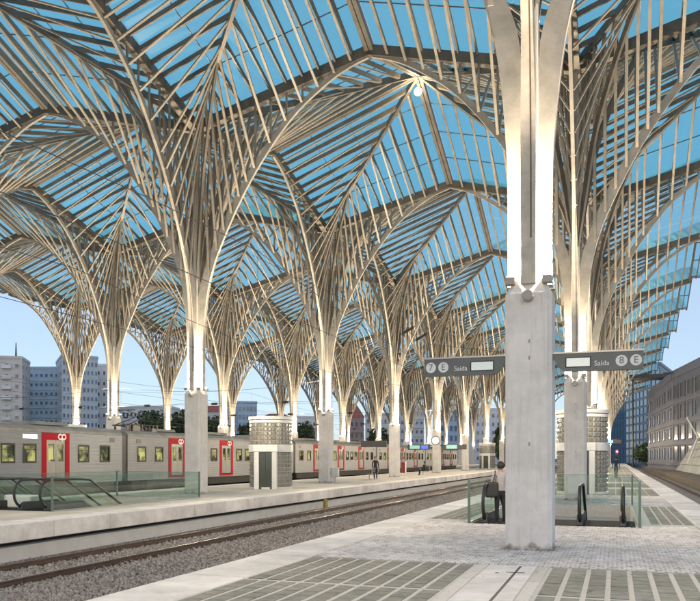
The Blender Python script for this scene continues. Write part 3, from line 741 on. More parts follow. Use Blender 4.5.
M['seat'] = mat('train_seat', (.04, .07, .04), .8, col2=(.20, .05, .03), scale=1.1)
M['under'] = mat('underframe', (.035, .033, .032), .8, var=.3, scale=2)
TX0, TX1 = rowx[2] + PW + .12, rowx[2] + PW + 3.02        # far side, near side
CAR = 25.4
def wall_cells(mb, u0, u1, v0, v1, holes, put):
    us = sorted({u0, u1, *[h[k] for h in holes for k in (0, 1)]}); vs = sorted({v0, v1, *[h[k] for h in holes for k in (2, 3)]})
    for a, b in zip(us, us[1:]):
        for c, d in zip(vs, vs[1:]):
            if not any(h[0] < (a + b) / 2 < h[1] and h[2] < (c + d) / 2 < h[3] for h in holes): put(mb, a, b, c, d)
def frame_mb(w_, h_, tk, x0, x1):
    mb = MB(); mb.box(x0, x1, 0, w_, 0, tk); mb.box(x0, x1, 0, w_, h_ - tk, h_); mb.box(x0, x1, 0, tk, tk + .0005, h_ - tk - .0005); mb.box(x0, x1, w_ - tk, w_, tk + .0005, h_ - tk - .0005); return mb
WW, WH, WZ = .96, .98, 1.12
tw_frame = bevel_mesh(frame_mb(WW, WH, .10, .0, .03).mesh('window_frame', M['winframe']), .012)
tw_pane = MB().box(-.03, -.02, .06, WW - .06, .06, WH - .06).mesh('window_pane', M['trainwin'])
tw_bar = MB().box(-.019, -.004, .07, WW - .07, WH * .68, WH * .71).mesh('window_bar', M['winframe'])
door_leaf = MB(); wall_cells(door_leaf, 0, .70, .02, 2.12, [(.14, .58, .98, 1.92)], lambda m, a, b, c, d: m.box(-.03, .02, a, b, c, d)); leaf_me = door_leaf.mesh('door_leaf', mat('door_leaf_grey', (.23, .23, .225), .45, .3, var=.08, scale=3))
leaf_pane = MB().box(-.01, -.002, .14, .58, .98, 1.92).mesh('leaf_pane', M['trainwin'])
rail_leaf = MB().box(.021, .045, .30, .62, 1.0, 1.09).mesh('leaf_handle', M['dark'])
logo_mb = MB()
def logo(parent, loc):
    """two linked rounded loops, white"""
    for k, yy in enumerate((.0, .28)):
        mb = MB(); n = 20; a0, a1 = (.85, 2 * math.pi - .85) if k == 0 else (0, 2 * math.pi)
        pts = [(0, yy + .15 * math.cos(a0 + (a1 - a0) * q / n), .13 * math.sin(a0 + (a1 - a0) * q / n)) for q in range(n + 1)]
        mb.tube(pts, .042, 6)
        if k: mb.tube([(0, yy - .15, .02), (0, yy - .15, -.24)], .042, 6)
        mb.v = [(x * .25, y, z) for x, y, z in mb.v]; obj('logo', mb.mesh('logo', M['print']), parent, loc)
def car(n, y0, label):
    t = empty('train_car', (TX1, y0, .28)); tag(t, label, 'train car', 'cars of the red doored train')
    W = TX1 - TX0; doors = [5.6 + 7.0 * k for k in range(3)]; wins = []
    for a, b in ((.5, 4.4), (6.95, 11.4), (13.95, 18.4), (20.9, 24.7)):
        cnt = 3 if b - a > 4 else 2
        for k in range(cnt): wins.append(a + (b - a) * (k + .5) / cnt - WW / 2)
    holes = [(w_, w_ + WW, WZ, WZ + WH) for w_ in wins] + [(d - .72, d + .72, .16, 2.32) for d in doors]
    side = MB(); wall_cells(side, 0, CAR, .05, 2.72, holes, lambda m, a, b, c, d: m.box(-.08, 0, a, b, c, d))
    obj('side_wall', side.mesh('side_wall', M['carbody']), t)
    shell = MB(); shell.box(-W, -W + .06, 0, CAR, .05, 2.72); shell.box(-W + .061, -.081, 0, .06, .05, 2.72); shell.box(-W + .061, -.081, CAR - .06, CAR, .05, 2.72); shell.box(-W, 0, 0, CAR, -.02, .049)
    obj('shell', shell.mesh('shell', M['carbody']), t)
    prof = [(0.02, 2.721), (-.02, 2.86), (-.22, 3.02), (-.7, 3.12), (-W / 2, 3.15), (-W + .7, 3.12), (-W + .22, 3.02), (-W + .02, 2.86), (-W - .02, 2.721)]
    obj('roof', MB().prism(prof, 'y', 0, CAR).mesh('roof', M['roofgrey']), t)
    obj('underframe', MB().box(-W + .15, -.12, .6, CAR - .6, -.55, -.021).box(-W + .2, -.3, 2.2, 5.4, -.95, -.551).box(-W + .2, -.3, CAR - 5.4, CAR - 2.2, -.95, -.551).mesh('underframe', M['under']), t)
    for yy in (2.7, 4.9, CAR - 4.9, CAR - 2.7):
        wl = MB().tube([(-.42, yy, -.66), (-.56, yy, -.66)], .43, 20).mesh('wheel', M['under']); obj('wheel', wl, t)
    obj('interior_wall', MB().box(-.95, -.90, .2, CAR - .2, .3, 2.6).mesh('interior_wall', M['interior']), t)
    for w_ in wins:
        f = obj('window', tw_frame, t, (0, w_, WZ)); obj('window_pane', tw_pane, f); obj('window_bar', tw_bar, f)
        if random.random() < .8:
            sy = random.uniform(.05, .35); sh = random.uniform(.30, .55)
            obj('seat', bevel_mesh(MB().box(-.7, -.3, sy, sy + .45, -.7, sh).mesh('seat', M['seat']), .06), f)
    for d in doors:
        p = empty('door', (0, d, .2), parent=t)
        pr = MB(); wall_cells(pr, -1.06, 1.06, -.15, 2.50, [(-.72, .72, -.04, 2.12)], lambda m, a, b, c, e: m.box(.003, .02, a, b, c, e)); obj('red_surround', pr.mesh('red_surround', M['red']), p)
        for s in (0, 1):
            obj('door_leaf', leaf_me, p, (-.02, -.71 + s * .712, 0)); obj('leaf_pane', leaf_pane, p, (-.02, -.71 + s * .712, 0)); obj('leaf_handle', rail_leaf, p, (-.02, -.71 + s * .64, 0))
        logo(p, (.028, .32, 2.30))
    for yy in (.9, CAR - 1.2): obj('side_vent', MB().box(.001, .012, yy, yy + .45, 2.3, 2.55).mesh('side_vent', M['dark']), t)
    for yy in (5.0, 12.5, 20.0):
        pr = [(-W / 2 - .9, 3.14), (-W / 2 + .9, 3.14), (-W / 2 + .8, 3.32), (-W / 2 - .8, 3.32)]
        obj('roof_unit', MB().prism(pr, 'y', yy - 1.3, yy + 1.3).mesh('roof_unit', M['roofgrey']), t)
    if n < 5: obj('gangway', MB().box(-W + .1, -.05, CAR + .001, CAR + .55, .1, 2.72).mesh('gangway', M['black']), t)
    return t
cars = []
names = ['train car with the white destination display near the escalators', 'train car with the folded pantograph on its roof', 'train car seen between the lift kiosk and the white box', 'train car seen behind the seated person and the clock', 'far end car of the train beyond the clock']
CY = 39.3 - CAR
for n in range(5): cars.append(car(n, CY + n * (CAR + .56), names[n]))
obj('destination_display', MB().box(.002, .014, 17.2, 18.2, 2.38, 2.56).mesh('destination', mat('lit_display', (1, 1, 1), .4, emit=(1, 1, 1), estr=1.6)), cars[0])
def pantograph(parent, yy):
    p = empty('pantograph', (-1.45, yy, 3.33), parent=parent); mb = MB()
    for s in (-1, 1):
        mb.tube([(s * .55, -1.0, .12), (s * .55, 1.0, .12)], .045, 6); mb.tube([(s * .45, -.9, .15), (s * .4, 1.1, .72)], .035, 6); mb.tube([(s * .4, 1.1, .72), (s * .3, -.7, 1.05)], .028, 6)
    mb.tube([(-.9, -.7, 1.09), (.9, -.7, 1.09)], .035, 6); mb.tube([(-.9, -.95, 1.07), (.9, -.95, 1.07)], .03, 6); mb.tube([(-.6, -1.0, .12), (.6, -1.0, .12)], .045, 6); mb.tube([(-.6, 1.0, .12), (.6, 1.0, .12)], .045, 6)
    obj('arm', mb.mesh('arm', M['dark']), p)
    for s in (-1, 1):
        for q in (-.8, .8): obj('insulator', MB().ring([(.001, -.2), (.09, -.2), (.05, -.15), (.09, -.1), (.05, -.05), (.09, 0), (.05, .05), (.05, .1), (.001, .1)], 10).mesh('insulator', M['dark']), p, (s * .55, q, 0))
pantograph(cars[1], 2.3); pantograph(cars[2], 22.5)
mb = MB()
for k in range(9):
    yy = .7 + k * .42; h = random.uniform(.15, .5); mb.tube([(-.6, yy, 3.05), (-.6, yy, 3.15 + h)], .05, 6)
mb.tube([(-.6, .5, 3.45), (-.6, 4.5, 3.5)], .03, 6); mb.box(-.9, -.4, 1.2, 1.9, 3.05, 3.42); mb.box(-.8, -.4, 3.2, 3.7, 3.05, 3.3)
obj('roof_cables', mb.mesh('roof_cables', M['dark']), cars[1])

# ------------------------------------------------------------------ overhead line
M['wire'] = mat('wire', (.05, .05, .055), .6, .3)
def contact_line(tx, label, r=.008):
    t = empty('overhead_line', (tx, 0, 0)); tag(t, label, 'wire', 'overhead lines above the tracks')
    obj('contact_wire', MB().tube([(0, y, 5.1) for y in (-10, 60, 150, 300)], r, 5).mesh('contact_wire', M['wire']), t)
    pts = []
    for y in np.arange(-10, 301, 4.25):
        q = ((y - COL_Y0) % 34) / 34; pts.append((0, float(y), 6.35 - .75 * 4 * q * (1 - q)))
    obj('messenger_wire', MB().tube(pts, r, 5).mesh('messenger_wire', M['wire']), t)
    mb = MB()
    for p in pts[::2]: mb.tube([(0, p[1], 5.1), p], r * .6, 4)
    obj('droppers', mb.mesh('droppers', M['wire']), t, kind='stuff')
tl = ['right of the exit sign platform', 'beside the exit sign platform', 'along the middle platform edge', 'between the middle platform and the train', 'directly above the train', 'behind the train platform', 'beside the outermost platform']
for i, tx in enumerate(track_x[:7]): contact_line(tx, 'thin black overhead wires ' + tl[i])
ins_me = MB().tube([(-.3, 0, 0), (-.22, 0, 0), (-.2, 0, 0), (.2, 0, 0), (.22, 0, 0), (.3, 0, 0)], [.03, .03, .085, .085, .03, .03], 8).mesh('insulator', M['black'])
for k in range(2, 6):
    y = COL_Y0 + BAY * k - 3.5 * (k % 2); t = empty('cross_span', (0, y, 0)); tag(t, ['thin wire span with dark insulators crossing at the tree of the white box', 'thin wire span with dark insulators next before the clock', 'thin wire span with dark insulators at the clock', 'thin wire span with dark insulators next beyond the clock'][k - 2], 'wire', 'cross span wires')
    for r in range(1, 3):
        a, b = rowx[r + 1] + .3, rowx[r] - .3
        pts = [(a + (b - a) * q / 8, 0, 6.9 - .5 * 4 * (q / 8) * (1 - q / 8)) for q in range(9)]
        obj('span_wire', MB().tube(pts, .012, 5).mesh('span_wire', M['wire']), t); obj('steady_wire', MB().tube([(a, 0, 5.5), (b, 0, 5.5)], .010, 5).mesh('steady_wire', M['wire']), t)
        for q in (.16, .5, .84): obj('insulator', ins_me, t, (a + (b - a) * q, 0, 5.5))
vi = MB().tube([(0, 0, -.45), (0, 0, -.35), (0, 0, -.3), (0, 0, .3), (0, 0, .35), (0, 0, .45)], [.02, .02, .07, .07, .02, .02], 8).mesh('hanging_insulator', M['black'])
p = spot(408, 40); ho = empty('hanging_insulator', (*p, 8.3)); tag(ho, 'dark pair of wire insulators hanging in the air above the near tracks', 'insulator')
for dx in (0, .7):
    q = obj('insulator', vi, ho, (dx, 0, -dx * .55)); q.rotation_euler = (0, R(62), 0)
obj('wire', MB().tube([(-9, 0, 4.7), (-.3, 0, .15), (1.0, 0, -.75), (6.3, 0, -1.6)], .011, 5).mesh('wire', M['wire']), ho)

# ------------------------------------------------------------------ station furniture
M['clock'] = mat('lit_clock_face', (.9, .9, .85), .4, emit=(1, .97, .85), estr=.45)
cx, cy = rowx[1], COL_Y0 + 4 * BAY
t = empty('station_clock', (cx, cy - cw, 3.55)); tag(t, 'round lit station clock with white face on the column', 'clock')
obj('case', ring_mb(.40, .48, -.16, -.0, 28).mesh('case', M['dark']), t); obj('face', MB().tube([(0, 0, 0), (0, -.12, 0)], .40, 28).mesh('face', M['clock']), t)
obj('hour_hand', MB().beam((0, -.13, 0), (.14, -.13, .12), .03, .01, up=(0, 1, 0)).mesh('hand', M['black']), t); obj('minute_hand', MB().beam((0, -.14, 0), (-.05, -.14, .3), .025, .01, up=(0, 1, 0)).mesh('hand', M['black']), t)
def info_board(x, y, z, w_, screens, label, pole=None):
    t = empty('departure_board', (x, y, z)); tag(t, label, 'display board', 'hanging departure boards')
    obj('case', bevel_mesh(MB().box(-w_ / 2, w_ / 2, -.12, .12, -.28, .28).mesh('case', M['dark']), .03), t)
    for a, b, m in screens: obj('screen', MB().box(a * w_, b * w_, -.135, -.121, -.19, .19).mesh('screen', m), t)
    if pole: obj('arm', MB().tube([(0, 0, .2), (pole, 0, .2)], .05, 6).mesh('arm', M['dark']), t)
info_board(cx - 2.0, cy, 2.85, 2.5, [(-.4, .05, M['greenscreen']), (.12, .42, M['bluescreen'])], 'dark departure board with green and blue screens beside the clock column', 1.7)
info_board(cx + 2.0, cy, 2.85, 2.6, [(-.35, .1, M['greenscreen'])], 'dark departure board with one green screen on the other side of the clock column', -1.7)
info_board(rowx[1] - 1.9, COL_Y0 + 3 * BAY, 2.9, 2.4, [(-.3, .3, M['dark'])], 'unlit departure board on the column next to the clock column', 1.6)
p = spot(612, 110); info_board(p[0], p[1], 4.0, 2.6, [(-.3, .05, mat('cyan_text', (.1, .2, .3), .4, emit=(.3, .6, 1), estr=.6))], 'dark hanging board with pale lines of text beyond the lift kiosk', -1.9)
M['signal'] = mat('signal_red', (.6, .02, .05), .3, emit=(1, .03, .12), estr=14)
p = spot(617, 95); t = empty('rail_signal', (p[0], p[1], 0)); tag(t, 'railway signal showing a red light beyond the lift kiosk', 'signal')
obj('mast', MB().tube([(0, 0, -.0), (0, 0, 2.4)], .05, 8).mesh('mast', M['dark']), t); obj('head', bevel_mesh(MB().box(-.2, .2, -.1, .1, 1.95, 2.75).mesh('head', M['black']), .04), t); obj('lens', MB().tube([(0, -.101, 2.45), (0, -.13, 2.45)], .12, 14).mesh('lens', M['signal']), t)
yb = obj('marker_post', MB().tube([(0, 0, 0), (0, 0, .5), (0, 0, .54)], [.12, .12, .05], 12).mesh('marker_post', mat('yellow_paint', (.34, .24, .06), .6, var=.2, scale=5))); yb.location = (rowx[1] + PW + .18, 36.6, -.98)
tag(yb, 'short yellow marker post at the foot of the platform wall', 'post')
wb = obj('white_box', bevel_mesh(MB().box(-.24, .24, -.12, .12, .35, 1.0).box(-.08, .08, -.08, .08, 0.0, .349).mesh('white_box', M['white']), .03)); wb.location = (rowx[1] + .75, COL_Y0 + 2 * BAY - .2, 0)
tag(wb, 'small white equipment box at the foot of the roof tree', 'box')
def bench(x, y, rz, label):
    t = empty('bench', (x, y, 0), rz); tag(t, label, 'bench', 'platform benches')
    for k in range(4): obj('seat_slat', MB().box(-.9, .9, -.24 + k * .12, -.14 + k * .12, .42, .45).mesh('seat_slat', M['dark']), t)
    for k in range(3):
        b = obj('back_slat', MB().box(-.9, .9, .26 + k * .03, .29 + k * .03, .55 + k * .13, .65 + k * .13).mesh('back_slat', M['dark']), t)
    for s in (-.7, .7): obj('leg', MB().box(s - .03, s + .03, -.22, .22, .36, .419).box(s - .03, s + .03, -.03, .03, 0, .359).box(s - .03, s + .03, .2, .25, .42, .9).mesh('leg', M['steelplain']), t)
bp = spot(425, 74); bench(bp[0], bp[1], R(-60), 'dark slatted bench with the seated person beside the clock column')
bq = spot(372, 60); bench(bq[0], bq[1], R(-90), 'dark slatted bench next to the person in black')
ad = spot(403, 72); t = empty('advert_panel', (*ad, 0), R(25)); tag(t, 'small dull red and white upright panel beside the seated person', 'panel')
obj('board', bevel_mesh(MB().box(-.2, .2, -.05, .05, .25, 1.25).mesh('board', mat('dull_red', (.16, .03, .03), .7, spec=.2)), .02), t); obj('frame', MB().box(.201, .30, -.07, .07, 0, 1.35).mesh('frame', M['white']), t); obj('foot', MB().box(-.18, -.1, -.05, .05, 0, .25).mesh('foot', M['white']), t)

# ------------------------------------------------------------------ people
M['skin'] = mat('skin', (.42, .26, .19), .6); M['hair'] = mat('dark_hair', (.02, .016, .014), .6); M['bag'] = mat('black_bag', (.025, .025, .028), .6)
def person(loc, rz, H, top, legs, label, pose='stand', bag=False, shoes=None):
    k = H / 1.75; V = []; E_ = []; Rd = []
    def vtx(p, r, par=None):
        V.append(Vector(p) * k); Rd.append(r * k); i = len(V) - 1
        if par is not None: E_.append((par, i))
        return i
    sit = pose == 'sit'; hz = .50 if sit else .94
    pel = vtx((0, 0, hz), .135); wai = vtx((0, .01, hz + .18), .125, pel); che = vtx((0, .0, hz + .38), .15, wai); nb = vtx((0, .0, hz + .53), .085, che); nk = vtx((0, -.01, hz + .60), .055, nb)
    hd = vtx((0, -.025, hz + .69), .085, nk); hm = vtx((0, -.02, hz + .76), .098, hd); ht = vtx((0, -.005, hz + .815), .06, hm); ns = vtx((0, -.115, hz + .70), .018, hd)
    for s in (-1, 1):
        if sit:
            h = vtx((s * .1, 0, hz - .01), .10, pel); kn = vtx((s * .12, -.44, hz + .0), .07, h); an = vtx((s * .12, -.46, .09), .045, kn); to = vtx((s * .13, -.62, .04), .035, an)
        elif pose == 'walk':
            h = vtx((s * .095, 0, hz - .06), .095, pel); kn = vtx((s * .1, -s * .14, .50), .066, h); an = vtx((s * .1, -s * .22, .09), .043, kn); to = vtx((s * .11, -s * .22 - .17, .04), .035, an)
        else:
            h = vtx((s * .095, 0, hz - .06), .095, pel); kn = vtx((s * .1, -.02 * s, .50), .066, h); an = vtx((s * .1, .02, .09), .043, kn); to = vtx((s * .12, -.15, .04), .035, an)
        sh = vtx((s * .19, .0, hz + .47), .062, nb)
        if sit: el = vtx((s * .25, -.08, hz + .22), .045, sh); wr = vtx((s * .16, -.32, hz + .14), .030, el); pa = vtx((s * .14, -.40, hz + .13), .034, wr)
        else: el = vtx((s * .25, .03, hz + .19), .045, sh); wr = vtx((s * .25, -.06, hz - .05), .030, el); pa = vtx((s * .25, -.085, hz - .13), .034, wr)
        d = (V[pa] - V[wr]).normalized(); sd = Vector((s, 0, 0)); fw = Vector((0, -1, 0)) if not sit else Vector((s, 0, 0))
        for q, (o_, L_) in enumerate(((-.03, .065), (-.01, .078), (.01, .074), (.03, .058))):
            b0 = V[pa] / k + d * .045 + fw * o_; i1 = vtx(b0, .0095, pa); vtx(b0 + d * L_ * .9 - sd * .015, .008, i1)
        i1 = vtx(V[pa] / k - fw * -.045 + d * .01, .011, pa); vtx(V[pa] / k + fw * .06 + d * .045, .009, i1)
    me = bpy.data.meshes.new('body'); me.from_pydata([tuple(v) for v in V], E_, []); o = bpy.data.objects.new('body_cage', me); COL.objects.link(o)
    md = o.modifiers.new('skin', 'SKIN'); md.use_smooth_shade = True; ss = o.modifiers.new('sub', 'SUBSURF'); ss.levels = 3; ss.render_levels = 3
    for i, sv in enumerate(me.skin_vertices[0].data): sv.radius = (Rd[i], Rd[i]); sv.use_root = (i == 0)
    dg = bpy.context.evaluated_depsgraph_get(); dg.update(); body = bpy.data.meshes.new_from_object(o.evaluated_get(dg)); bpy.data.objects.remove(o)
    body.materials.clear()
    for m in (top, legs, M['skin'], M['hair'], shoes or M['black']): body.materials.append(m)
    for p_ in body.polygons:
        c = p_.center / k; a = 0
        if c.z > hz + .565: a = 2
        elif abs(c.x) > .2 and not sit and c.z < hz - .055: a = 2
        elif sit and c.y < -.335 and c.z > hz + .08: a = 2
        elif c.z < .085: a = 4
        elif c.z < hz + .03: a = 1
        if not sit and a == 1 and abs(c.x) > .205 and c.z > hz - .06: a = 0
        p_.material_index = a
    t = empty('person', loc, rz); tag(t, label, 'person')
    obj('body', body, t)
    hb = MB(); rr = .112 * k; pr = [(rr * math.sin(a), rr * math.cos(a)) for a in np.linspace(.01, 2.25, 10)]; hb.ring(pr, 14); hb.v = [(x, y * 1.02 + .03 * k, z * 1.12 + (hz + .75) * k) for x, y, z in hb.v]
    obj('hair', hb.mesh('hair', M['hair'], smooth=True), t)
    if bag:
        b = obj('bag', bevel_mesh(MB().box(-.17, .17, -.09, .09, 0, .40).mesh('bag', M['bag']), .05, 2), t, (.27 * k, .10 * k, .78 * k)); obj('strap', MB().tube([(0, 0, .33), (-.08, .03, .6), (-.1, -.05, .70)], .014, 5).mesh('strap', M['bag']), b)
    return t
M['shirt'] = mat('grey_pink_top', (.40, .37, .37), .9, var=.1, scale=9); M['navy'] = mat('dark_trousers', (.02, .022, .03), .85, var=.2, scale=8); M['blackcoat'] = mat('black_coat', (.022, .021, .023), .9, var=.2, scale=6)
M['darkblue'] = mat('dark_blue_coat', (.03, .035, .055), .9, var=.2, scale=6); M['jeans'] = mat('grey_trousers', (.09, .09, .10), .9, var=.2, scale=8)
pp = spot(500.5, 20.1); person((pp[0], pp[1], -.09), R(200), 1.60, M['shirt'], M['navy'], 'person in pale top and dark trousers with a black bag at the escalator', 'stand', True)
pp = spot(375.5, 60); person((pp[0], pp[1], 0), R(30), 1.72, M['blackcoat'], M['navy'], 'person in black standing by the bench on the platform beside the train')
person((bp[0] - .1, bp[1] + .02, -.02), R(-60), 1.72, M['blackcoat'], M['navy'], 'person in dark clothes seated on a bench beside the clock column', 'sit')
pp = spot(616, 62); person((pp[0], pp[1], 0), R(170), 1.74, M['darkblue'], M['jeans'], 'person in dark coat walking away beyond the lift kiosk', 'walk')
# low glass guard and dark bin near the far walker
p = spot(621, 60); t = empty('low_glass_screen', (*p, 0)); tag(t, 'low glass screen beside the person walking away beyond the lift kiosk', 'glass screen')
for k in range(2): obj('glass_panel', MB().box(-1.1 + k * .56, -.56 + k * .56, -.01, .01, .05, 1.05).mesh('glass_panel', M['railglass']), t)
obj('base_rail', MB().box(-1.12, .02, -.05, .05, 0, .05).mesh('base_rail', M['steelplain']), t)

# ------------------------------------------------------------------ right side: sloping panelled wall and bent posts
M['wallpanel'] = mat('grey_green_panel', (.24, .265, .265), .7, var=.14, scale=1.2, bump=.1); M['bankearth'] = mat('brown_bank', (.13, .105, .08), .95, var=.35, scale=1.5, bump=.5, bscale=10)
tag(obj('bank', MB().prism([(6.3, -1.2), (8.6, -1.2), (8.6, -.15), (6.5, -.35)], 'y', 20, 260).mesh('bank', M['bankearth'])), kind='structure')
t = empty('panelled_wall', (8.6, 0, -.2)); tag(t, 'sloping retaining wall of grey green panels beside the right hand track', 'wall')
def wz(y): return 4.6 - (y - 40) * .010
y_a, y_b, npn = 46, 165, 34
obj('backing', MB().prism([(.12, -.3), (2.6, -.3), (2.6, 3.4), (1.5, 3.4)], 'y', y_a, y_b).mesh('backing', M['dark']), t)
for k in range(npn):
    y0 = y_a + (y_b - y_a) * k / npn; y1 = y_a + (y_b - y_a) * (k + 1) / npn - .05
    for j in range(4):
        za, zb = wz(y0) * j / 4, wz(y0) * (j + 1) / 4 - .05; xa, xb = za * .40, zb * .40; o_ = random.uniform(0, .03)
        mb = MB(); mb.add([(xa - o_, y0, za), (xb - o_, y0, zb), (xb - o_, y1, zb), (xa - o_, y1, za), (xa + .1, y0, za), (xb + .1, y0, zb), (xb + .1, y1, zb), (xa + .1, y1, za)],
                          [(0, 1, 2, 3), (7, 6, 5, 4), (0, 4, 5, 1), (1, 5, 6, 2), (2, 6, 7, 3), (3, 7, 4, 0)]); obj('wall_panel', mb.mesh('wall_panel', M['wallpanel']), t)
obj('coping', MB().beam((1.95, y_a, wz(y_a) + .08), (1.47, y_b, wz(y_b) + .08), .35, .12).mesh('coping', M['mortar']), t)
def bent_post(px, D, base, mid, tip, label):
    """base / mid / tip as (px, py) at the post's own depth"""
    x0, y0 = spot(base[0], D); t = empty('bent_post', (x0, y0, zat(base[1], D))); tag(t, label, 'post', 'white bent posts along the wall')
    def loc(p): x, y = spot(p[0], D); return (x - x0, y - y0, zat(p[1], D) - zat(base[1], D))
    obj('lower_arm', MB().tube([(0, 0, 0), loc(mid)], [.11 * D / 120, .16 * D / 120], 8).mesh('lower_arm', M['white']), t); obj('upper_arm', MB().tube([loc(mid), loc(tip)], [.16 * D / 120, .08 * D / 120], 8).mesh('upper_arm', M['white']), t)
bent_post(655, 165, (654, 468), (660.5, 448), (653, 437), 'white bent post standing free at the end of the panelled wall')
bent_post(670, 126, (666, 466), (673.5, 444), (665.5, 430), 'white bent post rising behind the middle of the panelled wall')
bent_post(690, 98, (688, 463), (698, 437), (686.5, 417), 'tallest white bent post rising behind the near part of the panelled wall')

# ------------------------------------------------------------------ city
def building(name, pts, h, facs, wallm, winm, label, z0=-1.2, floor0=1.0, slabm=None, para=.8, frame=None, inset=.0, roof=None, bal=None):
    """footprint corner list, facades = [(edge index, columns, floors, win_w frac, win_h frac)]"""
    t = empty(name, (pts[0][0], pts[0][1], z0)); tag(t, label, 'building')
    P_ = [(x - pts[0][0], y - pts[0][1]) for x, y in pts]
    obj('wall', MB().prism(P_, 'z', 0, h).mesh('wall', wallm), t)
    if roof:
        cx_ = sum(p[0] for p in P_) / len(P_); cy_ = sum(p[1] for p in P_) / len(P_); n = len(P_)
        big = [(cx_ + (x - cx_) * 1.05, cy_ + (y - cy_) * 1.05, h + .01) for x, y in P_]; rg = [(cx_ + (x - cx_) * .35, cy_ + (y - cy_) * .35, h + roof[1]) for x, y in P_]
        obj('roof', MB().add(big + rg, [tuple(range(n)), tuple(range(n, 2 * n))] + [(i, (i + 1) % n, n + (i + 1) % n, n + i) for i in range(n)]).mesh('roof', roof[0]), t)
    else:
        for i in range(len(P_)):
            a, b = P_[i], P_[(i + 1) % len(P_)]; d = Vector((b[0] - a[0], b[1] - a[1], 0)).normalized() * .2
            obj('parapet', MB().beam((a[0] + d.x, a[1] + d.y, h + para), (b[0] - d.x, b[1] - d.y, h + para), .35, para - .003).mesh('parapet', slabm or wallm), t)
    for (e, nc, nf, fw_, fh_) in facs:
        a, b = Vector((*P_[e], 0)), Vector((*P_[(e + 1) % len(P_)], 0)); L = (b - a).length; d = (b - a).normalized(); nrm = Vector((d.y, -d.x, 0))
        rz = math.atan2(d.y, d.x); cwid = L / nc; fh = (h - floor0 - .6) / nf; ww, wh = cwid * fw_, fh * fh_
        fm = MB(); tk = min(.14, ww * .1)
        fm.box(-ww / 2, ww / 2, -.12, -.02, 0, tk); fm.box(-ww / 2, ww / 2, -.12, -.02, wh - tk, wh); fm.box(-ww / 2, -ww / 2 + tk, -.12, -.02, tk, wh - tk); fm.box(ww / 2 - tk, ww / 2, -.12, -.02, tk, wh - tk)
        fme = fm.mesh('window', frame or wallm); pme = MB().box(-ww / 2 + tk, ww / 2 - tk, -.05, -.01, tk, wh - tk).mesh('pane', winm)
        bme = None
        if bal: bme = MB().box(-cwid * .46, cwid * .46, -1.1, -.03, -.25, -.1).box(-cwid * .46, cwid * .46, -1.1, -1.02, -.099, .85).mesh('balcony', bal[0])
        for f in range(nf):
            if slabm:
                q0 = a + nrm * .1; q1 = b + nrm * .1; zz = floor0 + f * fh
                obj('floor_band', MB().beam((q0.x, q0.y, zz), (q1.x, q1.y, zz), .22, .3).mesh('floor_band', slabm), t)
            for c in range(nc):
                p_ = a + d * cwid * (c + .5); z = floor0 + f * fh + fh * (1 - fh_) * .5
                o_ = obj('window', fme, t, (p_.x, p_.y, z), rz); obj('pane', pme, o_)
                if bme and c in bal[1]: obj('balcony', bme, t, (p_.x, p_.y, z), rz)
    return t
M['cream'] = mat('cream_render', (.64, .61, .57), .85, var=.08, scale=.4); M['pale'] = mat('white_render', (.70, .69, .68), .85, var=.06, scale=.3)
M['bluewall'] = mat('blue_panels', (.36, .48, .58), .5, var=.1, scale=.4); M['greyblue'] = mat('grey_blue_panels', (.50, .55, .59), .6, var=.08, scale=.4); M['darkblueglass'] = mat('blue_curtain_glass', (.06, .15, .24), .12, 0, var=.2, scale=.15, spec=.9)
M['citywin'] = mat('city_window', (.06, .075, .095), .15, 0, var=.5, scale=.2, spec=.8); M['bluewin'] = mat('blue_window', (.09, .16, .25), .15, 0, var=.4, scale=.2, spec=.8)
M['lav'] = mat('lavender_grey_cladding', (.085, .10, .155), .7, var=.08, scale=.5); M['tile'] = mat('red_roof_tile', (.30, .10, .07), .85, var=.2, scale=.8); M['pink'] = mat('pink_render', (.42, .30, .29), .85, var=.1, scale=.4)
M['mull'] = mat('blue_mullion', (.10, .15, .20), .4, .3)
def quad(pxa, Da, pxb, Db, depth):
    a, b = Vector(spot(pxa, Da)), Vector(spot(pxb, Db)); d = (b - a).normalized(); n = Vector((-d.y, d.x))
    if n.dot(a) < 0: n = -n
    return [tuple(a), tuple(b), tuple(b + n * depth), tuple(a + n * depth)]
def top(py, D): return zat(py, D) + 1.2
# left of the station
building('apartment_block', quad(-40, 232, 22, 236, 14), top(358, 234), [(0, 6, 10, .40, .42), (1, 3, 10, .4, .4)], M['cream'], M['citywin'], 'white apartment block with a column of balconies and a roof mast', bal=(M['pale'], (4,)))
mast = obj('roof_mast', MB().tube([(0, 0, 0), (0, 0, 5.6)], [.35, .12], 6).mesh('mast', M['dark'])); mast.location = (*spot(16, 240), top(358, 234) - 1.2)
tag(mast, 'dark mast standing on the roof of the white apartment block', 'mast')
building('apartment_block', quad(24, 262, 59, 262, 14), top(369, 262), [(0, 7, 10, .55, .36)], M['bluewall'], M['bluewin'], 'light blue apartment block with rows of small windows', slabm=M['bluewall'])
building('apartment_tower', [spot(62, 245), spot(98, 252), spot(93, 272), spot(56, 266)], top(357, 247), [(0, 9, 12, .6, .5), (3, 4, 12, .5, .5)], M['greyblue'], M['bluewin'], 'tall grey blue tower of plain panels behind the outer roof trees', slabm=None)
building('apartment_block', quad(96, 275, 107, 275, 14), top(366, 275), [(0, 2, 9, .4, .35)], M['pale'], M['citywin'], 'narrow white block with two columns of small windows')
building('apartment_block', quad(118, 310, 172, 310, 14), top(408, 310), [(0, 14, 5, .6, .4)], M['pale'], M['citywin'], 'long low white block with window bands', slabm=M['pale'])
building('apartment_block', quad(174, 330, 240, 330, 14), top(412, 330), [(0, 14, 5, .55, .4)], M['cream'], M['citywin'], 'long low cream block with red tiled roof', roof=(M['tile'], 3))
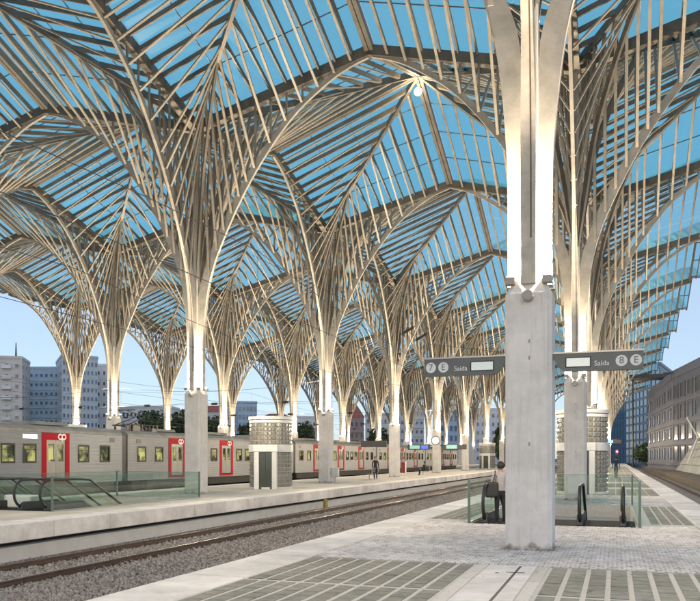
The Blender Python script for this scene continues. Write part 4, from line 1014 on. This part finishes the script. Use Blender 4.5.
building('office_tower', quad(238, 300, 257, 302, 16), top(403, 300), [(0, 5, 7, .7, .6)], M['bluewall'], M['bluewin'], 'blue office tower beside the lift kiosk roof')
building('apartment_block', quad(255, 330, 296, 330, 14), top(420, 330), [(0, 9, 5, .5, .4)], M['pink'], M['citywin'], 'pink block with red tiled roof behind the lift kiosk', roof=(M['tile'], 3))
building('apartment_block', quad(297, 280, 320, 280, 14), top(418, 280), [(0, 6, 5, .6, .45)], M['pale'], M['citywin'], 'white block with dark window bands behind the train', slabm=M['pale'], bal=(M['pale'], (1, 3)))
building('town_house', quad(340, 270, 364, 270, 14), top(417, 270), [(0, 5, 4, .5, .45)], M['pink'], M['citywin'], 'pink house with steep red roof', roof=(M['tile'], 5))
building('apartment_block', quad(366, 300, 392, 300, 14), top(415, 300), [(0, 6, 5, .5, .45)], M['cream'], M['citywin'], 'cream block standing next to the pink house')
building('apartment_block', quad(400, 300, 424, 300, 14), top(408, 300), [(0, 5, 6, .6, .4)], M['pale'], M['bluewin'], 'white banded block behind the departure board', slabm=M['pale'])
building('office_tower', quad(440, 290, 458, 290, 14), top(412, 290), [(0, 4, 5, .7, .6)], M['bluewall'], M['bluewin'], 'small blue office block beyond the clock')
building('apartment_block', quad(460, 320, 506, 320, 14), top(410, 320), [(0, 9, 6, .5, .45)], M['pale'], M['citywin'], 'wide white block behind the far roof trees', slabm=None)
# right of the station
building('office_building', [spot(673, 118), spot(722, 92), spot(760, 120), spot(700, 150), spot(645, 152)][:2] + [spot(745, 125), spot(648, 156)], top(379, 118), [(0, 6, 4, .66, .74), (3, 5, 4, .45, .6)], M['lav'], M['citywin'], 'lavender grey office building with a grid of tall windows', slabm=M['lav'], frame=M['lav'], floor0=2.0, para=1.2)
t = empty('roof_canopy', (*spot(652, 150), 0)); tag(t, 'flat dark roof canopy on posts beside the lavender office building', 'canopy')
obj('slab', MB().box(-5, 4, -3, 3, zat(379, 150), zat(375.5, 150)).mesh('slab', M['dark']), t)
for dx in (-3.5, 2.5): obj('post', MB().tube([(dx, 0, -1.2), (dx, 0, zat(379, 150))], .15, 8).mesh('post', M['dark']), t)
building('glass_office', [spot(626, 240), spot(660, 205), spot(676, 235), spot(640, 270)], top(369, 215), [(0, 9, 11, .9, .84), (3, 8, 11, .9, .84)], M['mull'], M['darkblueglass'], 'dark blue glass office building beyond the roof edge', frame=M['mull'])
building('glass_office', [spot(604, 262), spot(626, 250), spot(634, 280), spot(606, 290)], top(385, 255), [(0, 8, 9, .9, .84)], M['mull'], M['darkblueglass'], 'lower blue glass office seen through the far arches', frame=M['mull'])
# construction crane / lamp above the office
p = spot(689, 116); t = empty('roof_crane', (p[0], p[1], zat(379, 118))); tag(t, 'small dark crane arm on the lavender office roof', 'crane')
obj('mast', MB().tube([(0, 0, 0), (0, 0, 2.2)], .1, 6).mesh('mast', M['dark']), t); obj('jib', MB().tube([(-2.9, 0, .75), (2.2, 0, 1.15)], .10, 6).mesh('jib', M['dark']), t); obj('weight', MB().box(-3.6, -2.6, -.2, .2, .55, .9).mesh('weight', M['dark']), t)

# ------------------------------------------------------------------ city trees
M['leaf'] = mat('leaf', (.028, .055, .028), .7, col2=(.07, .115, .05), scale=2.5); M['bark'] = mat('bark', (.07, .055, .04), .9, var=.2, scale=6)
def foliage(n, rx, ry, rz_, cz, ls):
    u = rng.normal(size=(n, 3)); u /= np.linalg.norm(u, axis=1)[:, None]; rad = rng.random(n) ** .45
    lobes = 1 + .22 * np.sin(3.1 * u[:, 0] + 4 * u[:, 2]) * np.cos(4.3 * u[:, 1] + 1.7 * u[:, 2]); c = u * (rad * lobes)[:, None] * np.array([rx, ry, rz_]) + np.array([0, 0, cz])
    a = rng.normal(size=(n, 3)); a /= np.linalg.norm(a, axis=1)[:, None]; b = np.cross(a, rng.normal(size=(n, 3))); b /= np.linalg.norm(b, axis=1)[:, None]; s = (ls * (.6 + .8 * rng.random(n)))[:, None]
    v = np.stack([c - a * s, c + b * s * .55, c + a * s, c - b * s * .55], 1).reshape(-1, 3)
    me = bpy.data.meshes.new('crown'); me.from_pydata(v.tolist(), [], np.arange(4 * n).reshape(-1, 4).tolist()); me.materials.append(M['leaf']); me.update(); return me
def tree(px, D, ptop, wpx, label):
    x, y = spot(px, D); h = zat(ptop, D) + 1.2; rx = wpx / 2 / F_PX * D; t = empty('broadleaf_tree', (x, y, -1.2)); tag(t, label, 'tree', 'trees between the station and the city')
    mb = MB().tube([(0, 0, 0), (.1, 0, h * .35), (0, .1, h * .6)], [.3, .22, .12], 8)
    for k in range(5):
        a = k * 1.257; mb.tube([(0, 0, h * (.3 + .04 * k)), (rx * .45 * math.cos(a), rx * .45 * math.sin(a), h * .6)], [.12, .04], 6)
    obj('trunk', mb.mesh('trunk', M['bark']), t); obj('crown', foliage(2600, rx, rx, h * .36, h * .66, .42), t)
for px, D, pt, w_, lab in ((152, 140, 412, 34, 'dark round tree behind the pantograph'), (182, 146, 413, 26, 'dark tree between the column and the outer roof tree behind the train'), (214, 150, 419, 28, 'dark tree rising behind the second red door car'), (248, 150, 426, 22, 'small dark tree behind the train left of the lift kiosk'),
                           (302, 160, 424, 26, 'dark tree behind the train beside the white banded block'), (378, 170, 430, 22, 'small dark tree beneath the cream block'), (504, 150, 428, 20, 'dark tree beyond the far kiosk'), (120, 170, 432, 26, 'low dark tree behind the train near the grey blue tower'), (646, 190, 444, 22, 'dark tree at the foot of the blue glass office')):
    tree(px, D, pt, w_, lab)
